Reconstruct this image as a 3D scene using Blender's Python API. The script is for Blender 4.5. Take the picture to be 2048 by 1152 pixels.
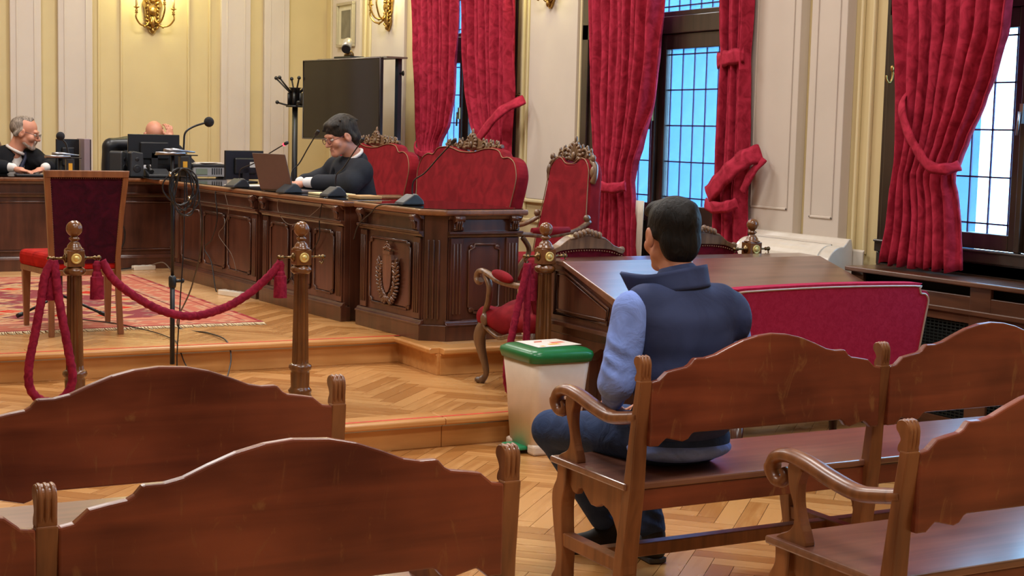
import bpy, bmesh, math, random
import numpy as np
from math import sin, cos, pi, radians, sqrt, atan2, floor
from mathutils import Vector, Matrix, Euler
random.seed(7)
for o in list(bpy.data.objects): bpy.data.objects.remove(o)
C = bpy.context.scene.collection
S = bpy.context.scene

# ------------------------------------------------------------------ camera, sky, lamps, exposure
YAW, PIT, ROL = radians(28.5), radians(5.8), radians(1.4)
fw = Vector((sin(YAW)*cos(PIT), cos(YAW)*cos(PIT), -sin(PIT)))
r0 = Vector((cos(YAW), -sin(YAW), 0)); u0 = r0.cross(fw)
rt = r0*cos(ROL)+u0*sin(ROL); up = -r0*sin(ROL)+u0*cos(ROL)
cd = bpy.data.cameras.new('camera'); cam = bpy.data.objects.new('camera', cd); C.objects.link(cam)
cd.sensor_width = 36; cd.lens = 3050/2048*36; cd.clip_start = .05; cd.clip_end = 200
M = Matrix((rt, up, -fw)).transposed().to_4x4(); M.translation = Vector((0, 0, 1.55)); cam.matrix_world = M
S.camera = cam
w = bpy.data.worlds.new('sky'); S.world = w; w.use_nodes = True
bg = w.node_tree.nodes['Background']; bg.inputs[0].default_value = (.44, .74, 1.0, 1); bg.inputs[1].default_value = 12
S.view_settings.view_transform = 'Standard'; S.view_settings.look = 'None'
S.view_settings.exposure = 0.0; S.view_settings.gamma = 1; S.view_settings.use_curve_mapping = False
def area(name, loc, size, power, col, rot=(0, 0, 0), sy=None):
    d = bpy.data.lights.new(name, 'AREA'); d.energy = power; d.color = col; d.size = size
    if sy: d.shape = 'RECTANGLE'; d.size_y = sy
    o = bpy.data.objects.new(name, d); o.location = loc; o.rotation_euler = rot; C.objects.link(o); return o
WARM = (1, .97, .93)
for i, (x, y) in enumerate([(1.2, 1.5), (3.6, 2.0), (1.2, 5.6), (3.8, 5.6), (1.4, 9.2), (4.0, 9.4), (1.6, 12.6), (4.2, 12.8)]):
    area('ceiling_lamp_light', (x, y, 4.55), .9, 66 if y < 8 else 78, WARM)

# ------------------------------------------------------------------ helpers
def lin(c):
    c = c/255.; return c/12.92 if c <= .04045 else ((c+.055)/1.055)**2.4
def rgb(h):
    if isinstance(h, str): h = tuple(int(h[i:i+2], 16) for i in (0, 2, 4))
    return tuple(lin(v) for v in h)+(1,)
MATS = {}
def _mat(name):
    m = bpy.data.materials.new(name); m.use_nodes = True; nt = m.node_tree
    b = nt.nodes['Principled BSDF']; MATS[name] = m; return m, nt, b
def N(nt, t, **k):
    n = nt.nodes.new(t)
    for a, v in k.items():
        if a.startswith('i_'): n.inputs[a[2:].replace('_', ' ')].default_value = v
        else: setattr(n, a, v)
    return n
def coords(nt, scale=(1, 1, 1), rot=(0, 0, 0), gen='Object'):
    tc = N(nt, 'ShaderNodeTexCoord'); mp = N(nt, 'ShaderNodeMapping')
    mp.inputs['Scale'].default_value = scale; mp.inputs['Rotation'].default_value = rot
    nt.links.new(tc.outputs[gen], mp.inputs[0]); return mp.outputs[0]
def ramp(nt, fac, stops):
    r = N(nt, 'ShaderNodeValToRGB'); e = r.color_ramp.elements
    while len(e) < len(stops): e.new(.5)
    for s, (p, c) in zip(e, stops): s.position = p; s.color = c
    nt.links.new(fac, r.inputs[0]); return r.outputs[0]
def bump(nt, b, h, strength=.2, dist=.01):
    n = N(nt, 'ShaderNodeBump'); n.inputs['Strength'].default_value = strength; n.inputs['Distance'].default_value = dist
    nt.links.new(h, n.inputs['Height']); nt.links.new(n.outputs[0], b.inputs['Normal'])
def plain(name, col, rough=.5, metal=0, spec=.5, noise=0, nscale=20, bmp=0, coat=0, sheen=0, emis=None, es=0):
    if name in MATS: return MATS[name]
    m, nt, b = _mat(name); c = rgb(col)
    b.inputs['Base Color'].default_value = c; b.inputs['Roughness'].default_value = rough
    b.inputs['Metallic'].default_value = metal; b.inputs['Specular IOR Level'].default_value = spec
    b.inputs['Coat Weight'].default_value = coat; b.inputs['Sheen Weight'].default_value = sheen
    if emis: b.inputs['Emission Color'].default_value = rgb(emis); b.inputs['Emission Strength'].default_value = es
    n = N(nt, 'ShaderNodeTexNoise'); n.inputs['Scale'].default_value = nscale; n.inputs['Detail'].default_value = 5
    nt.links.new(coords(nt), n.inputs['Vector'])
    k = max(noise, .03)
    col_o = ramp(nt, n.outputs[0], [(.3, tuple(v*(1-k) for v in c[:3])+(1,)), (.7, tuple(min(1, v*(1+k)) for v in c[:3])+(1,))])
    nt.links.new(col_o, b.inputs['Base Color'])
    if bmp: bump(nt, b, n.outputs[0], bmp)
    return m
def wood(name, dark, light, rough=.35, grain=1.0, axis=0, coat=.15, rnd=0, scr=0, mott=.5, crough=.22):
    """axis: direction the grain runs along (0 x, 1 y, 2 z)"""
    if name in MATS: return MATS[name]
    m, nt, b = _mat(name)
    sc = [14*grain]*3; sc[axis] = 1.2*grain
    v = coords(nt, tuple(sc))
    n = N(nt, 'ShaderNodeTexNoise'); n.inputs['Scale'].default_value = 2.2; n.inputs['Detail'].default_value = 7; n.inputs['Distortion'].default_value = .6
    nt.links.new(v, n.inputs['Vector'])
    n2 = N(nt, 'ShaderNodeTexNoise'); n2.inputs['Scale'].default_value = 2.5; n2.inputs['Detail'].default_value = 3
    nt.links.new(coords(nt), n2.inputs['Vector'])
    mx = N(nt, 'ShaderNodeMix'); mx.data_type = 'FLOAT'; mx.inputs[0].default_value = mott
    nt.links.new(n.outputs[0], mx.inputs[2]); nt.links.new(n2.outputs[0], mx.inputs[3])
    fac = mx.outputs[0]
    if rnd:
        oi = N(nt, 'ShaderNodeObjectInfo'); ma = N(nt, 'ShaderNodeMath', operation='MULTIPLY_ADD')
        ma.inputs[1].default_value = rnd; nt.links.new(oi.outputs['Random'], ma.inputs[0]); 
        sb = N(nt, 'ShaderNodeMath', operation='SUBTRACT'); sb.inputs[1].default_value = rnd*.5
        nt.links.new(fac, ma.inputs[2]); nt.links.new(ma.outputs[0], sb.inputs[0]); fac = sb.outputs[0]
    col = ramp(nt, fac, [(.36, rgb(dark)), (.64, rgb(light))])
    if scr:
        n3 = N(nt, 'ShaderNodeTexNoise'); n3.inputs['Scale'].default_value = 9; n3.inputs['Detail'].default_value = 10; n3.inputs['Roughness'].default_value = .65; n3.inputs['Distortion'].default_value = 1.5
        nt.links.new(coords(nt, (1.6, 1.6, .5)), n3.inputs['Vector'])
        f = ramp(nt, n3.outputs[0], [(.59, (0, 0, 0, 1)), (.67, (1, 1, 1, 1))])
        mm = N(nt, 'ShaderNodeMath', operation='MULTIPLY'); mm.inputs[1].default_value = scr; nt.links.new(f, mm.inputs[0])
        m2 = N(nt, 'ShaderNodeMix'); m2.data_type = 'RGBA'; nt.links.new(mm.outputs[0], m2.inputs[0]); nt.links.new(col, m2.inputs[6])
        m2.inputs[7].default_value = rgb((150, 105, 60)); col = m2.outputs[2]
    nt.links.new(col, b.inputs['Base Color'])
    rr = N(nt, 'ShaderNodeMapRange'); rr.inputs[3].default_value = rough*.8; rr.inputs[4].default_value = rough*1.25
    nt.links.new(n2.outputs[0], rr.inputs[0]); nt.links.new(rr.outputs[0], b.inputs['Roughness'])
    b.inputs['Coat Weight'].default_value = coat; b.inputs['Coat Roughness'].default_value = crough
    bump(nt, b, n.outputs[0], .12, .002)
    return m
def velvet(name, dark, light, scale=9, bmp=.3, sheen=.35, rough=.85):
    if name in MATS: return MATS[name]
    m, nt, b = _mat(name)
    n = N(nt, 'ShaderNodeTexNoise'); n.inputs['Scale'].default_value = scale; n.inputs['Detail'].default_value = 6; n.inputs['Distortion'].default_value = 1.2
    nt.links.new(coords(nt), n.inputs['Vector'])
    nt.links.new(ramp(nt, n.outputs[0], [(.35, rgb(dark)), (.65, rgb(light))]), b.inputs['Base Color'])
    b.inputs['Roughness'].default_value = rough; b.inputs['Sheen Weight'].default_value = sheen
    b.inputs['Sheen Tint'].default_value = rgb(light); b.inputs['Sheen Roughness'].default_value = .4; b.inputs['Specular IOR Level'].default_value = .15
    n2 = N(nt, 'ShaderNodeTexNoise'); n2.inputs['Scale'].default_value = 160
    nt.links.new(coords(nt), n2.inputs['Vector']); bump(nt, b, n2.outputs[0], bmp, .002)
    return m

class MB:
    def __init__(s): s.v = []; s.f = []; s.s = []
    def add(s, vs, fs, smooth=False, M=None):
        k = len(s.v)
        s.v += [tuple(M @ Vector(v)) for v in vs] if M else [tuple(v) for v in vs]
        s.f += [tuple(i+k for i in f) for f in fs]; s.s += [smooth]*len(fs); return s
    def box(s, x0, x1, y0, y1, z0, z1, M=None):
        return s.add([(x, y, z) for z in (z0, z1) for x, y in ((x0, y0), (x1, y0), (x1, y1), (x0, y1))],
              [(3, 2, 1, 0), (4, 5, 6, 7), (0, 1, 5, 4), (1, 2, 6, 5), (2, 3, 7, 6), (3, 0, 4, 7)], False, M)
    def bar(s, a, b, wx, wz, upv=(0, 0, 1)):
        a = Vector(a); b = Vector(b); d = (b-a); L = d.length; d.normalize(); sd = d.cross(Vector(upv))
        if sd.length < 1e-4: sd = Vector((1, 0, 0))
        sd.normalize(); u = sd.cross(d); M = Matrix((sd, d, u)).transposed().to_4x4(); M.translation = a
        return s.box(-wx/2, wx/2, 0, L, -wz/2, wz/2, M)
    def tube(s, pts, r, n=8, caps=True, flat=1, M=None, upv=None, closed=False):
        pts = [Vector(p) for p in pts]; m = len(pts); rs = r if isinstance(r, (list, tuple)) else [r]*m
        vs = []; prev = None
        for i, p in enumerate(pts):
            if closed: t = pts[(i+1) % m]-pts[i-1]
            else: t = pts[min(i+1, m-1)]-pts[max(i-1, 0)]
            if t.length < 1e-9: t = Vector((0, 0, 1))
            t.normalize()
            if prev is None:
                a = Vector(upv) if upv else (Vector((0, 0, 1)) if abs(t.z) < .9 else Vector((0, 1, 0)))
                prev = (a - t*a.dot(t)).normalized()
            else:
                q = prev - t*prev.dot(t); prev = q.normalized() if q.length > 1e-6 else prev
            u = prev; v = t.cross(u)
            for k in range(n):
                an = 2*pi*k/n; vs.append(p+u*cos(an)*rs[i]*flat+v*sin(an)*rs[i])
        fs = []
        for i in range(m if closed else m-1):
            for k in range(n):
                a = i*n+k; b = i*n+(k+1) % n; c = ((i+1) % m)*n+(k+1) % n; d = ((i+1) % m)*n+k
                fs.append((a, b, c, d))
        s.add(vs, fs, True, M)
        if caps and not closed:
            k = len(s.v)-len(vs)
            s.f += [tuple(k+n-1-i for i in range(n)), tuple(k+(m-1)*n+i for i in range(n))]; s.s += [False, False]
        return s
    def lathe(s, prof, c=(0, 0, 0), n=20, M=None, flute=0, fl=None):
        vs = []; fs = []
        for i, (r, z) in enumerate(prof):
            for k in range(n):
                a = 2*pi*k/n; rr = r
                if flute and fl and fl[0] <= z <= fl[1]: rr = r*(1-flute*(1 if k % 2 else 0))
                vs.append((c[0]+rr*cos(a), c[1]+rr*sin(a), c[2]+z))
        for i in range(len(prof)-1):
            for k in range(n):
                fs.append((i*n+k, i*n+(k+1) % n, (i+1)*n+(k+1) % n, (i+1)*n+k))
        s.add(vs, fs, not flute, M); k = len(s.v)-len(vs); m = len(prof)
        s.f += [tuple(k+n-1-i for i in range(n)), tuple(k+(m-1)*n+i for i in range(n))]; s.s += [False, False]
        return s
    def prism(s, poly, a, b, axis='y', M=None, smooth=False):
        """poly 2d: axis y -> (x,z); axis x -> (y,z); axis z -> (x,y)"""
        def P(p, t):
            return {'y': (p[0], t, p[1]), 'x': (t, p[0], p[1]), 'z': (p[0], p[1], t)}[axis]
        n = len(poly); vs = [P(p, a) for p in poly]+[P(p, b) for p in poly]
        ar = sum(poly[i][0]*poly[(i+1) % n][1]-poly[(i+1) % n][0]*poly[i][1] for i in range(n))
        f = [tuple(range(n)), tuple(n+n-1-i for i in range(n))]+[(i, n+i, n+(i+1) % n, (i+1) % n) for i in range(n)]
        flip = (ar > 0) == (axis in ('x', 'z')) if b > a else (ar > 0) != (axis in ('x', 'z'))
        if flip: f = [tuple(reversed(q)) for q in f]
        k0 = len(s.f); s.add(vs, f, False, M)
        if smooth:
            for i in range(k0+2, len(s.f)): s.s[i] = True
        return s
    def ball(s, c, r, n=12, M=None):
        rx, ry, rz = (r, r, r) if not isinstance(r, (tuple, list)) else r
        m = max(5, n//2+1); vs = []; fs = []
        for i in range(1, m):
            t = pi*i/m
            for k in range(n):
                a = 2*pi*k/n; vs.append((c[0]+rx*sin(t)*cos(a), c[1]+ry*sin(t)*sin(a), c[2]+rz*cos(t)))
        vs.append((c[0], c[1], c[2]+rz)); vs.append((c[0], c[1], c[2]-rz)); T = len(vs)-2; B = T+1
        for i in range(m-2):
            for k in range(n): fs.append((i*n+k, (i+1)*n+k, (i+1)*n+(k+1) % n, i*n+(k+1) % n))
        for k in range(n):
            fs.append((T, k, (k+1) % n)); fs.append((B, (m-2)*n+(k+1) % n, (m-2)*n+k))
        return s.add(vs, fs, True, M)
    def grid(s, fn, nu, nv, smooth=True, M=None):
        vs = [fn(i/nu, j/nv) for j in range(nv+1) for i in range(nu+1)]
        fs = [(j*(nu+1)+i, j*(nu+1)+i+1, (j+1)*(nu+1)+i+1, (j+1)*(nu+1)+i) for j in range(nv) for i in range(nu)]
        return s.add(vs, fs, smooth, M)
    def mesh(s, name, off=(0, 0, 0)):
        me = bpy.data.meshes.new(name)
        vs = s.v if off == (0, 0, 0) else [(v[0]-off[0], v[1]-off[1], v[2]-off[2]) for v in s.v]
        me.from_pydata(vs, [], s.f); me.polygons.foreach_set('use_smooth', s.s); me.update(); return me
    def build(s, name, mat, parent=None, off=None, bevel=0, seg=2, solid=0, sub=0):
        if off is None: off = tuple(parent.get('_o', (0, 0, 0))) if parent is not None else (0, 0, 0)
        me = s.mesh(name, tuple(off)); o = bpy.data.objects.new(name, me); C.objects.link(o)
        if parent is not None: o.parent = parent; o['_o'] = off
        if mat: me.materials.append(mat)
        if solid: md = o.modifiers.new('solid', 'SOLIDIFY'); md.thickness = solid
        if bevel: md = o.modifiers.new('bevel', 'BEVEL'); md.width = bevel; md.segments = seg; md.limit_method = 'ANGLE'; md.angle_limit = radians(40)
        if sub: md = o.modifiers.new('sub', 'SUBSURF'); md.levels = sub; md.render_levels = sub
        return o
def tag(o, label=None, cat=None, group=None, kind=None):
    if label: o['label'] = label
    if cat: o['category'] = cat
    if group: o['group'] = group
    if kind: o['kind'] = kind
    return o
def thing(name, label, cat, loc=(0, 0, 0), rz=0, group=None, world=False):
    """world=True: geometry is written in world coordinates and shifted to the base point"""
    o = bpy.data.objects.new(name, None); C.objects.link(o); o.location = loc; o.rotation_euler = (0, 0, rz)
    o.empty_display_size = .1
    if world: o['_o'] = tuple(loc)
    return tag(o, label, cat, group)
def struct(name, mb, mat, **k):
    return tag(mb.build(name, mat, **k), kind='structure')
KIDS = {}
def copy_tree(o, parent=None):
    c = o.copy(); C.objects.link(c); c.parent = parent
    for ch in list(o.children): copy_tree(ch, c)
    return c
def place(root, loc, rz=0, label=None, group=None):
    c = copy_tree(root); c.location = loc; c.rotation_euler = (0, 0, rz)
    if label: c['label'] = label
    if group: c['group'] = group
    return c
def catmull(P, k=6, closed=False):
    P = [Vector(p) for p in P]; out = []; n = len(P)
    for i in range(n if closed else n-1):
        if closed: a, b, c, d = P[i-1], P[i], P[(i+1) % n], P[(i+2) % n]
        else: a, b, c, d = P[max(i-1, 0)], P[i], P[i+1], P[min(i+2, n-1)]
        for j in range(k):
            t = j/k; out.append(.5*((2*b)+(c-a)*t+(2*a-5*b+4*c-d)*t*t+(3*b-a-3*c+d)*t**3))
    if not closed: out.append(P[-1])
    return out
def cat2(P, k=5, closed=False): return [(p.x, p.y) for p in catmull([(x, y, 0) for x, y in P], k, closed)]
def lerp(a, b, t): return a+(b-a)*t
def interp(keys, t):
    if t <= keys[0][0]: return keys[0][1]
    for (a, x), (b, y) in zip(keys, keys[1:]):
        if t <= b: 
            u = (t-a)/(b-a); u = u*u*(3-2*u)*.5+u*.5; return x+(y-x)*u
    return keys[-1][1]

# ---- smooth-union bodies: distance field + surface nets
class SDF:
    def __init__(s, k=.02): s.p = []; s.k = k
    def cap(s, a, b, ra, rb=None, k=None, op=1): s.p.append(('c', Vector(a), Vector(b), ra, ra if rb is None else rb, k, op)); return s
    def ell(s, c, r, rot=(0, 0, 0), k=None, op=1): s.p.append(('e', Vector(c), r, Euler(rot).to_matrix(), None, k, op)); return s
    def sub(s, c, r, rot=(0, 0, 0), k=.01): return s.ell(c, r, rot, k, -1)
    def mesh(s, h=.01):
        lo = np.full(3, 1e9); hi = -lo; bb = []
        for p in s.p:
            if p[0] == 'c': r = max(p[3], p[4]); a = np.minimum(p[1], p[2])-r; b = np.maximum(p[1], p[2])+r
            else: r = max(p[2]); a = np.array(p[1])-r; b = np.array(p[1])+r
            bb.append((a, b))
            if p[6] > 0: lo = np.minimum(lo, a); hi = np.maximum(hi, b)
        lo = lo-3*h; hi = hi+3*h; n = np.ceil((hi-lo)/h).astype(int)+1
        F = np.full(n, 1.0, np.float32)
        for p, (a, b) in zip(s.p, bb):
            k = s.k if p[5] is None else p[5]; m = k+2*h
            i0 = np.maximum(0, np.floor((a-m-lo)/h).astype(int)); i1 = np.minimum(n, np.ceil((b+m-lo)/h).astype(int)+1)
            if (i1 <= i0).any(): continue
            ax = [lo[d]+h*np.arange(i0[d], i1[d]) for d in range(3)]
            X, Y, Z = np.meshgrid(*ax, indexing='ij')
            if p[0] == 'c':
                A = np.array(p[1]); B = np.array(p[2]); d = B-A; L = max(d@d, 1e-12)
                t = np.clip(((X-A[0])*d[0]+(Y-A[1])*d[1]+(Z-A[2])*d[2])/L, 0, 1)
                D = np.sqrt((X-A[0]-t*d[0])**2+(Y-A[1]-t*d[1])**2+(Z-A[2]-t*d[2])**2)-(p[3]+(p[4]-p[3])*t)
            else:
                R = np.array(p[3].transposed()); q = [X-p[1][0], Y-p[1][1], Z-p[1][2]]
                l = [R[i, 0]*q[0]+R[i, 1]*q[1]+R[i, 2]*q[2] for i in range(3)]
                k0 = np.sqrt(sum((l[i]/p[2][i])**2 for i in range(3))); k1 = np.sqrt(sum((l[i]/p[2][i]**2)**2 for i in range(3)))
                D = k0*(k0-1)/np.maximum(k1, 1e-6)
            sl = tuple(slice(i0[d], i1[d]) for d in range(3)); G = F[sl]
            if p[6] > 0:
                hh = np.maximum(k-np.abs(G-D), 0)/max(k, 1e-6); F[sl] = np.minimum(G, D)-hh*hh*k*.25
            else:
                hh = np.maximum(k-np.abs(G+D), 0)/max(k, 1e-6); F[sl] = np.maximum(G, -D)+hh*hh*k*.25
        I = F < 0; c = [(i, j, l) for i in (0, 1) for j in (0, 1) for l in (0, 1)]; nn = np.array(F.shape)-1
        sh = lambda A, o: A[o[0]:o[0]+nn[0], o[1]:o[1]+nn[1], o[2]:o[2]+nn[2]]
        cnt = sum(sh(I, o).astype(int) for o in c); act = (cnt > 0) & (cnt < 8)
        ids = -np.ones(act.shape, int); idx = np.argwhere(act); ids[act] = np.arange(len(idx))
        acc = np.zeros((len(idx), 3)); w_ = np.zeros(len(idx))
        for o in c:
            for d in range(3):
                if o[d]: continue
                o2 = list(o); o2[d] = 1
                f0 = sh(F, o)[act]; f1 = sh(F, tuple(o2))[act]; m = (f0 < 0) != (f1 < 0)
                t = np.where(m, f0/np.where(m, f0-f1, 1), 0); P = np.zeros((len(idx), 3))+np.array(o); P[:, d] = t
                acc += P*m[:, None]; w_ += m
        V = lo+h*(idx+acc/w_[:, None]); fs = []
        for d in range(3):
            e = (d+1) % 3; g = (d+2) % 3
            s0 = [slice(1, -1)]*3; s0[d] = slice(0, -1); s1 = [slice(1, -1)]*3; s1[d] = slice(1, None)
            A = I[tuple(s0)]; B = I[tuple(s1)]
            for flip, mk in ((0, A & ~B), (1, ~A & B)):
                q = np.argwhere(mk)
                if not len(q): continue
                off = np.array([1, 1, 1]); off[d] = 0; q = q+off
                def cid(de, dg):
                    r = q.copy(); r[:, e] -= de; r[:, g] -= dg; return ids[r[:, 0], r[:, 1], r[:, 2]]
                Q = np.stack([cid(1, 1), cid(0, 1), cid(0, 0), cid(1, 0)], 1)
                fs.append(Q[:, ::-1] if flip else Q)
        return V, np.concatenate(fs)
def organic(sdf, h, mb=None):
    V, Fq = sdf.mesh(h); mb = mb or MB(); mb.add([tuple(v) for v in V.tolist()], [tuple(f) for f in Fq.tolist()], True); return mb
# ------------------------------------------------------------------ materials
M_yel = plain('yellow_plaster', (208, 189, 140), .7, noise=.03, nscale=3, bmp=.03)
M_wht = plain('white_plaster', (206, 194, 180), .65, noise=.02, nscale=3, bmp=.03)
M_cream = plain('cream_plaster', (220, 205, 160), .6, noise=.03, nscale=4)
M_ceil = plain('ceiling_white', (225, 215, 200), .8)
M_floor = wood('parquet', (176, 120, 64), (208, 154, 94), .26, 1.0, 0, .35, rnd=.5, mott=.35)
M_step = wood('step_oak', (186, 126, 66), (220, 164, 100), .3, .6, 0, .3)
M_gap = plain('joint', (86, 54, 26), .8)
M_red = plain('red_paint_strip', (205, 62, 40), .5, noise=.2, nscale=30)
M_desk = wood('desk_wood', (50, 26, 19), (94, 54, 38), .3, .7, 2, .5, mott=.6)
M_deskl = wood('desk_edge_wood', (92, 54, 30), (142, 92, 55), .3, .8, 1, .5)
M_dark = wood('window_wood', (28, 19, 14), (54, 38, 29), .32, .8, 2, .4)
M_bench = wood('bench_wood', (86, 33, 19), (146, 72, 44), .34, .55, 0, .3, scr=.5, mott=.6)
M_bpost = wood('bench_post_wood', (96, 52, 26), (152, 96, 56), .35, .8, 2, .3)
M_seat = wood('bench_seat_wood', (98, 58, 44), (140, 92, 72), .3, .8, 0, 1.0, crough=.2)
M_black = plain('black_plastic', (22, 22, 25), .4)
M_steel = plain('steel', (170, 170, 175), .3, metal=1)
M_chrome = plain('chrome', (200, 195, 185), .15, metal=1)
M_brass = plain('brass', (178, 144, 82), .34, metal=1, noise=.3, nscale=40)
M_bronze = plain('dark_brass', (120, 98, 66), .3, metal=1)
M_cur = velvet('red_curtain', (136, 26, 44), (180, 46, 70), 13, .3, .5)
M_vel = velvet('red_velvet', (112, 16, 26), (138, 26, 36), 7, .25, .3)
M_rope = velvet('crimson_rope', (112, 18, 42), (146, 34, 60), 30, .3, .3)
M_lead = plain('lead_came', (62, 52, 92), .5, metal=.4)

# glass: textured, lets the courtyard light in
def glass(name, tint, bl=.9):
    m = bpy.data.materials.new(name); m.use_nodes = True; nt = m.node_tree; nt.nodes.remove(nt.nodes['Principled BSDF'])
    out = nt.nodes['Material Output']; tr = N(nt, 'ShaderNodeBsdfTransparent'); gl = N(nt, 'ShaderNodeBsdfGlossy'); tl = N(nt, 'ShaderNodeBsdfTranslucent')
    n = N(nt, 'ShaderNodeTexNoise'); n.inputs['Scale'].default_value = 3.5; n.inputs['Detail'].default_value = 4
    nt.links.new(coords(nt), n.inputs['Vector'])
    c = rgb(tint); nt.links.new(ramp(nt, n.outputs[0], [(.3, tuple(v*.88 for v in c[:3])+(1,)), (.7, c)]), tr.inputs[0])
    n2 = N(nt, 'ShaderNodeTexNoise'); n2.inputs['Scale'].default_value = 60; nt.links.new(coords(nt), n2.inputs['Vector'])
    bp = N(nt, 'ShaderNodeBump'); bp.inputs['Strength'].default_value = .4; nt.links.new(n2.outputs[0], bp.inputs['Height']); nt.links.new(bp.outputs[0], gl.inputs['Normal'])
    gl.inputs['Roughness'].default_value = .15; tl.inputs[0].default_value = c
    a = N(nt, 'ShaderNodeMixShader'); a.inputs[0].default_value = 1-bl; nt.links.new(tr.outputs[0], a.inputs[1]); nt.links.new(tl.outputs[0], a.inputs[2])
    b = N(nt, 'ShaderNodeMixShader'); b.inputs[0].default_value = .05; nt.links.new(a.outputs[0], b.inputs[1]); nt.links.new(gl.outputs[0], b.inputs[2])
    nt.links.new(b.outputs[0], out.inputs[0]); return m
M_glass = glass('leaded_glass', (232, 246, 255), .975)

# ------------------------------------------------------------------ shell
XW, YB = 6.0, 15.3      # window wall plane, back wall plane
ZC = 4.7
WIN = [(4.58, 6.64), (7.97, 10.0), (11.08, 12.96)]   # window openings along Y
WZ = [(.86, 3.9), (.2, 3.9), (.2, 3.9)]
fl = MB(); fl.box(-4, XW+.3, -3, YB+.2, -.2, -.004); floor_ = struct('floor', fl, M_gap)
cl = MB(); cl.box(-4, XW+.3, -3, YB+.2, ZC, ZC+.2); struct('ceiling', cl, M_ceil)
bw = MB(); bw.box(-4.2, XW+.3, YB, YB+.2, 0, ZC); wall_back = struct('wall_back', bw, M_yel)
rw = MB(); rw.box(-4.2, XW+.3, -3.2, -3, 0, ZC); struct('wall_front', rw, M_yel)
lw = MB(); lw.box(-4.2, -4, -3, YB, 0, ZC); struct('wall_left', lw, M_yel)
ww = MB(); y = -3
for (a, b), (z0, z1) in zip(WIN, WZ):
    ww.box(XW, XW+.14, y, a, 0, ZC); ww.box(XW, XW+.14, a, b, 0, z0); ww.box(XW, XW+.14, a, b, z1, ZC); y = b
ww.box(XW, XW+.14, y, YB+.2, 0, ZC)
wall_right = struct('wall_right', ww, M_yel)

# pilasters and mouldings (pieces of the walls)
def pilaster(parent, ax, a, b, z0, z1, d, panel=True, mat=M_wht):
    """ax 'x': on the back wall spanning x a..b ; 'y': on the window wall spanning y a..b"""
    def bx(m, u0, u1, z0, z1, d0, d1):
        if ax == 'x': m.box(u0, u1, YB-d1, YB-d0, z0, z1)
        else: m.box(XW-d1, XW-d0, u0, u1, z0, z1)
    m = MB(); bx(m, a, b, z0, z1, 0, d); o = m.build('pilaster', mat, parent, bevel=.004)
    if panel:
        e = .055; m = MB()
        for u0, u1, q0, q1 in ((a+e, a+e+.014, z0+.14, z1-.1), (b-e-.014, b-e, z0+.14, z1-.1), (a+e, b-e, z0+.14, z0+.154)):
            bx(m, u0, u1, q0, q1, d, d+.007)
        m.build('panel_moulding', mat, o, bevel=.003, seg=1)
    return o
for a, b in ((2.76, 3.05), (3.21, 3.54), (4.84, 5.15), (5.30, 5.57)): pilaster(wall_back, 'x', a, b, .31, ZC, .05)
for a, b in ((.7, 1.0), (1.16, 1.5)): pilaster(wall_back, 'x', a, b, .31, ZC, .05)
for x in (3.60, 4.72, 4.50): 
    m = MB(); m.box(x, x+.02, YB-.018, YB, .4, ZC); m.build('panel_moulding', M_yel, wall_back, bevel=.004, seg=1)
for x in (3.82,):
    m = MB(); m.box(x, x+.02, YB-.018, YB, .4, ZC); m.build('panel_moulding', M_yel, wall_back, bevel=.004, seg=1)
# window wall
pilaster(wall_right, 'y', 14.32, 15.05, .31, ZC, .03, False)
pilaster(wall_right, 'y', 13.24, 14.02, .31, ZC, .03, False)
pilaster(wall_right, 'y', 10.06, 10.80, 1.03, ZC, .03, False)
pilaster(wall_right, 'y', 7.36, 7.84, .98, ZC, .07)
pilaster(wall_right, 'y', 6.94, 7.26, .95, ZC, .07)
for y0, y1 in ((14.06, 14.10), (14.20, 14.22), (15.1, 15.12), (10.84, 10.86), (10.92, 10.95), (10.01, 10.03), (7.90, 7.92), (6.86, 6.88), (6.76, 6.78)):
    m = MB(); m.box(XW-.025, XW, y0, y1, .9, ZC); m.build('panel_moulding', M_cream, wall_right, bevel=.005, seg=1)
for y0, y1, z, d in ((10.03, 11.08, 1.0, .035), (10.03, 11.08, .84, .03), (6.92, 7.88, .95, .1), (6.90, 7.9, .90, .085)):
    m = MB(); m.box(XW-d, XW, y0, y1, z, z+.028); m.build('chair_rail', M_cream if z > .99 or y0 > 8 else M_wht, wall_right, bevel=.008)
m = MB(); m.box(XW-.06, XW, 6.9, 7.9, .3, .95); m.build('wainscot_panel', M_wht, wall_right)
m = MB(); m.box(XW-.015, XW, 10.03, 11.10, .40, .86); m.build('wainscot_panel', M_cream, wall_right)
m = MB(); m.box(XW-.05, XW, 6.7, 11.1, 0, .46); m.build('skirting_board', M_dark, wall_right)

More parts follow.
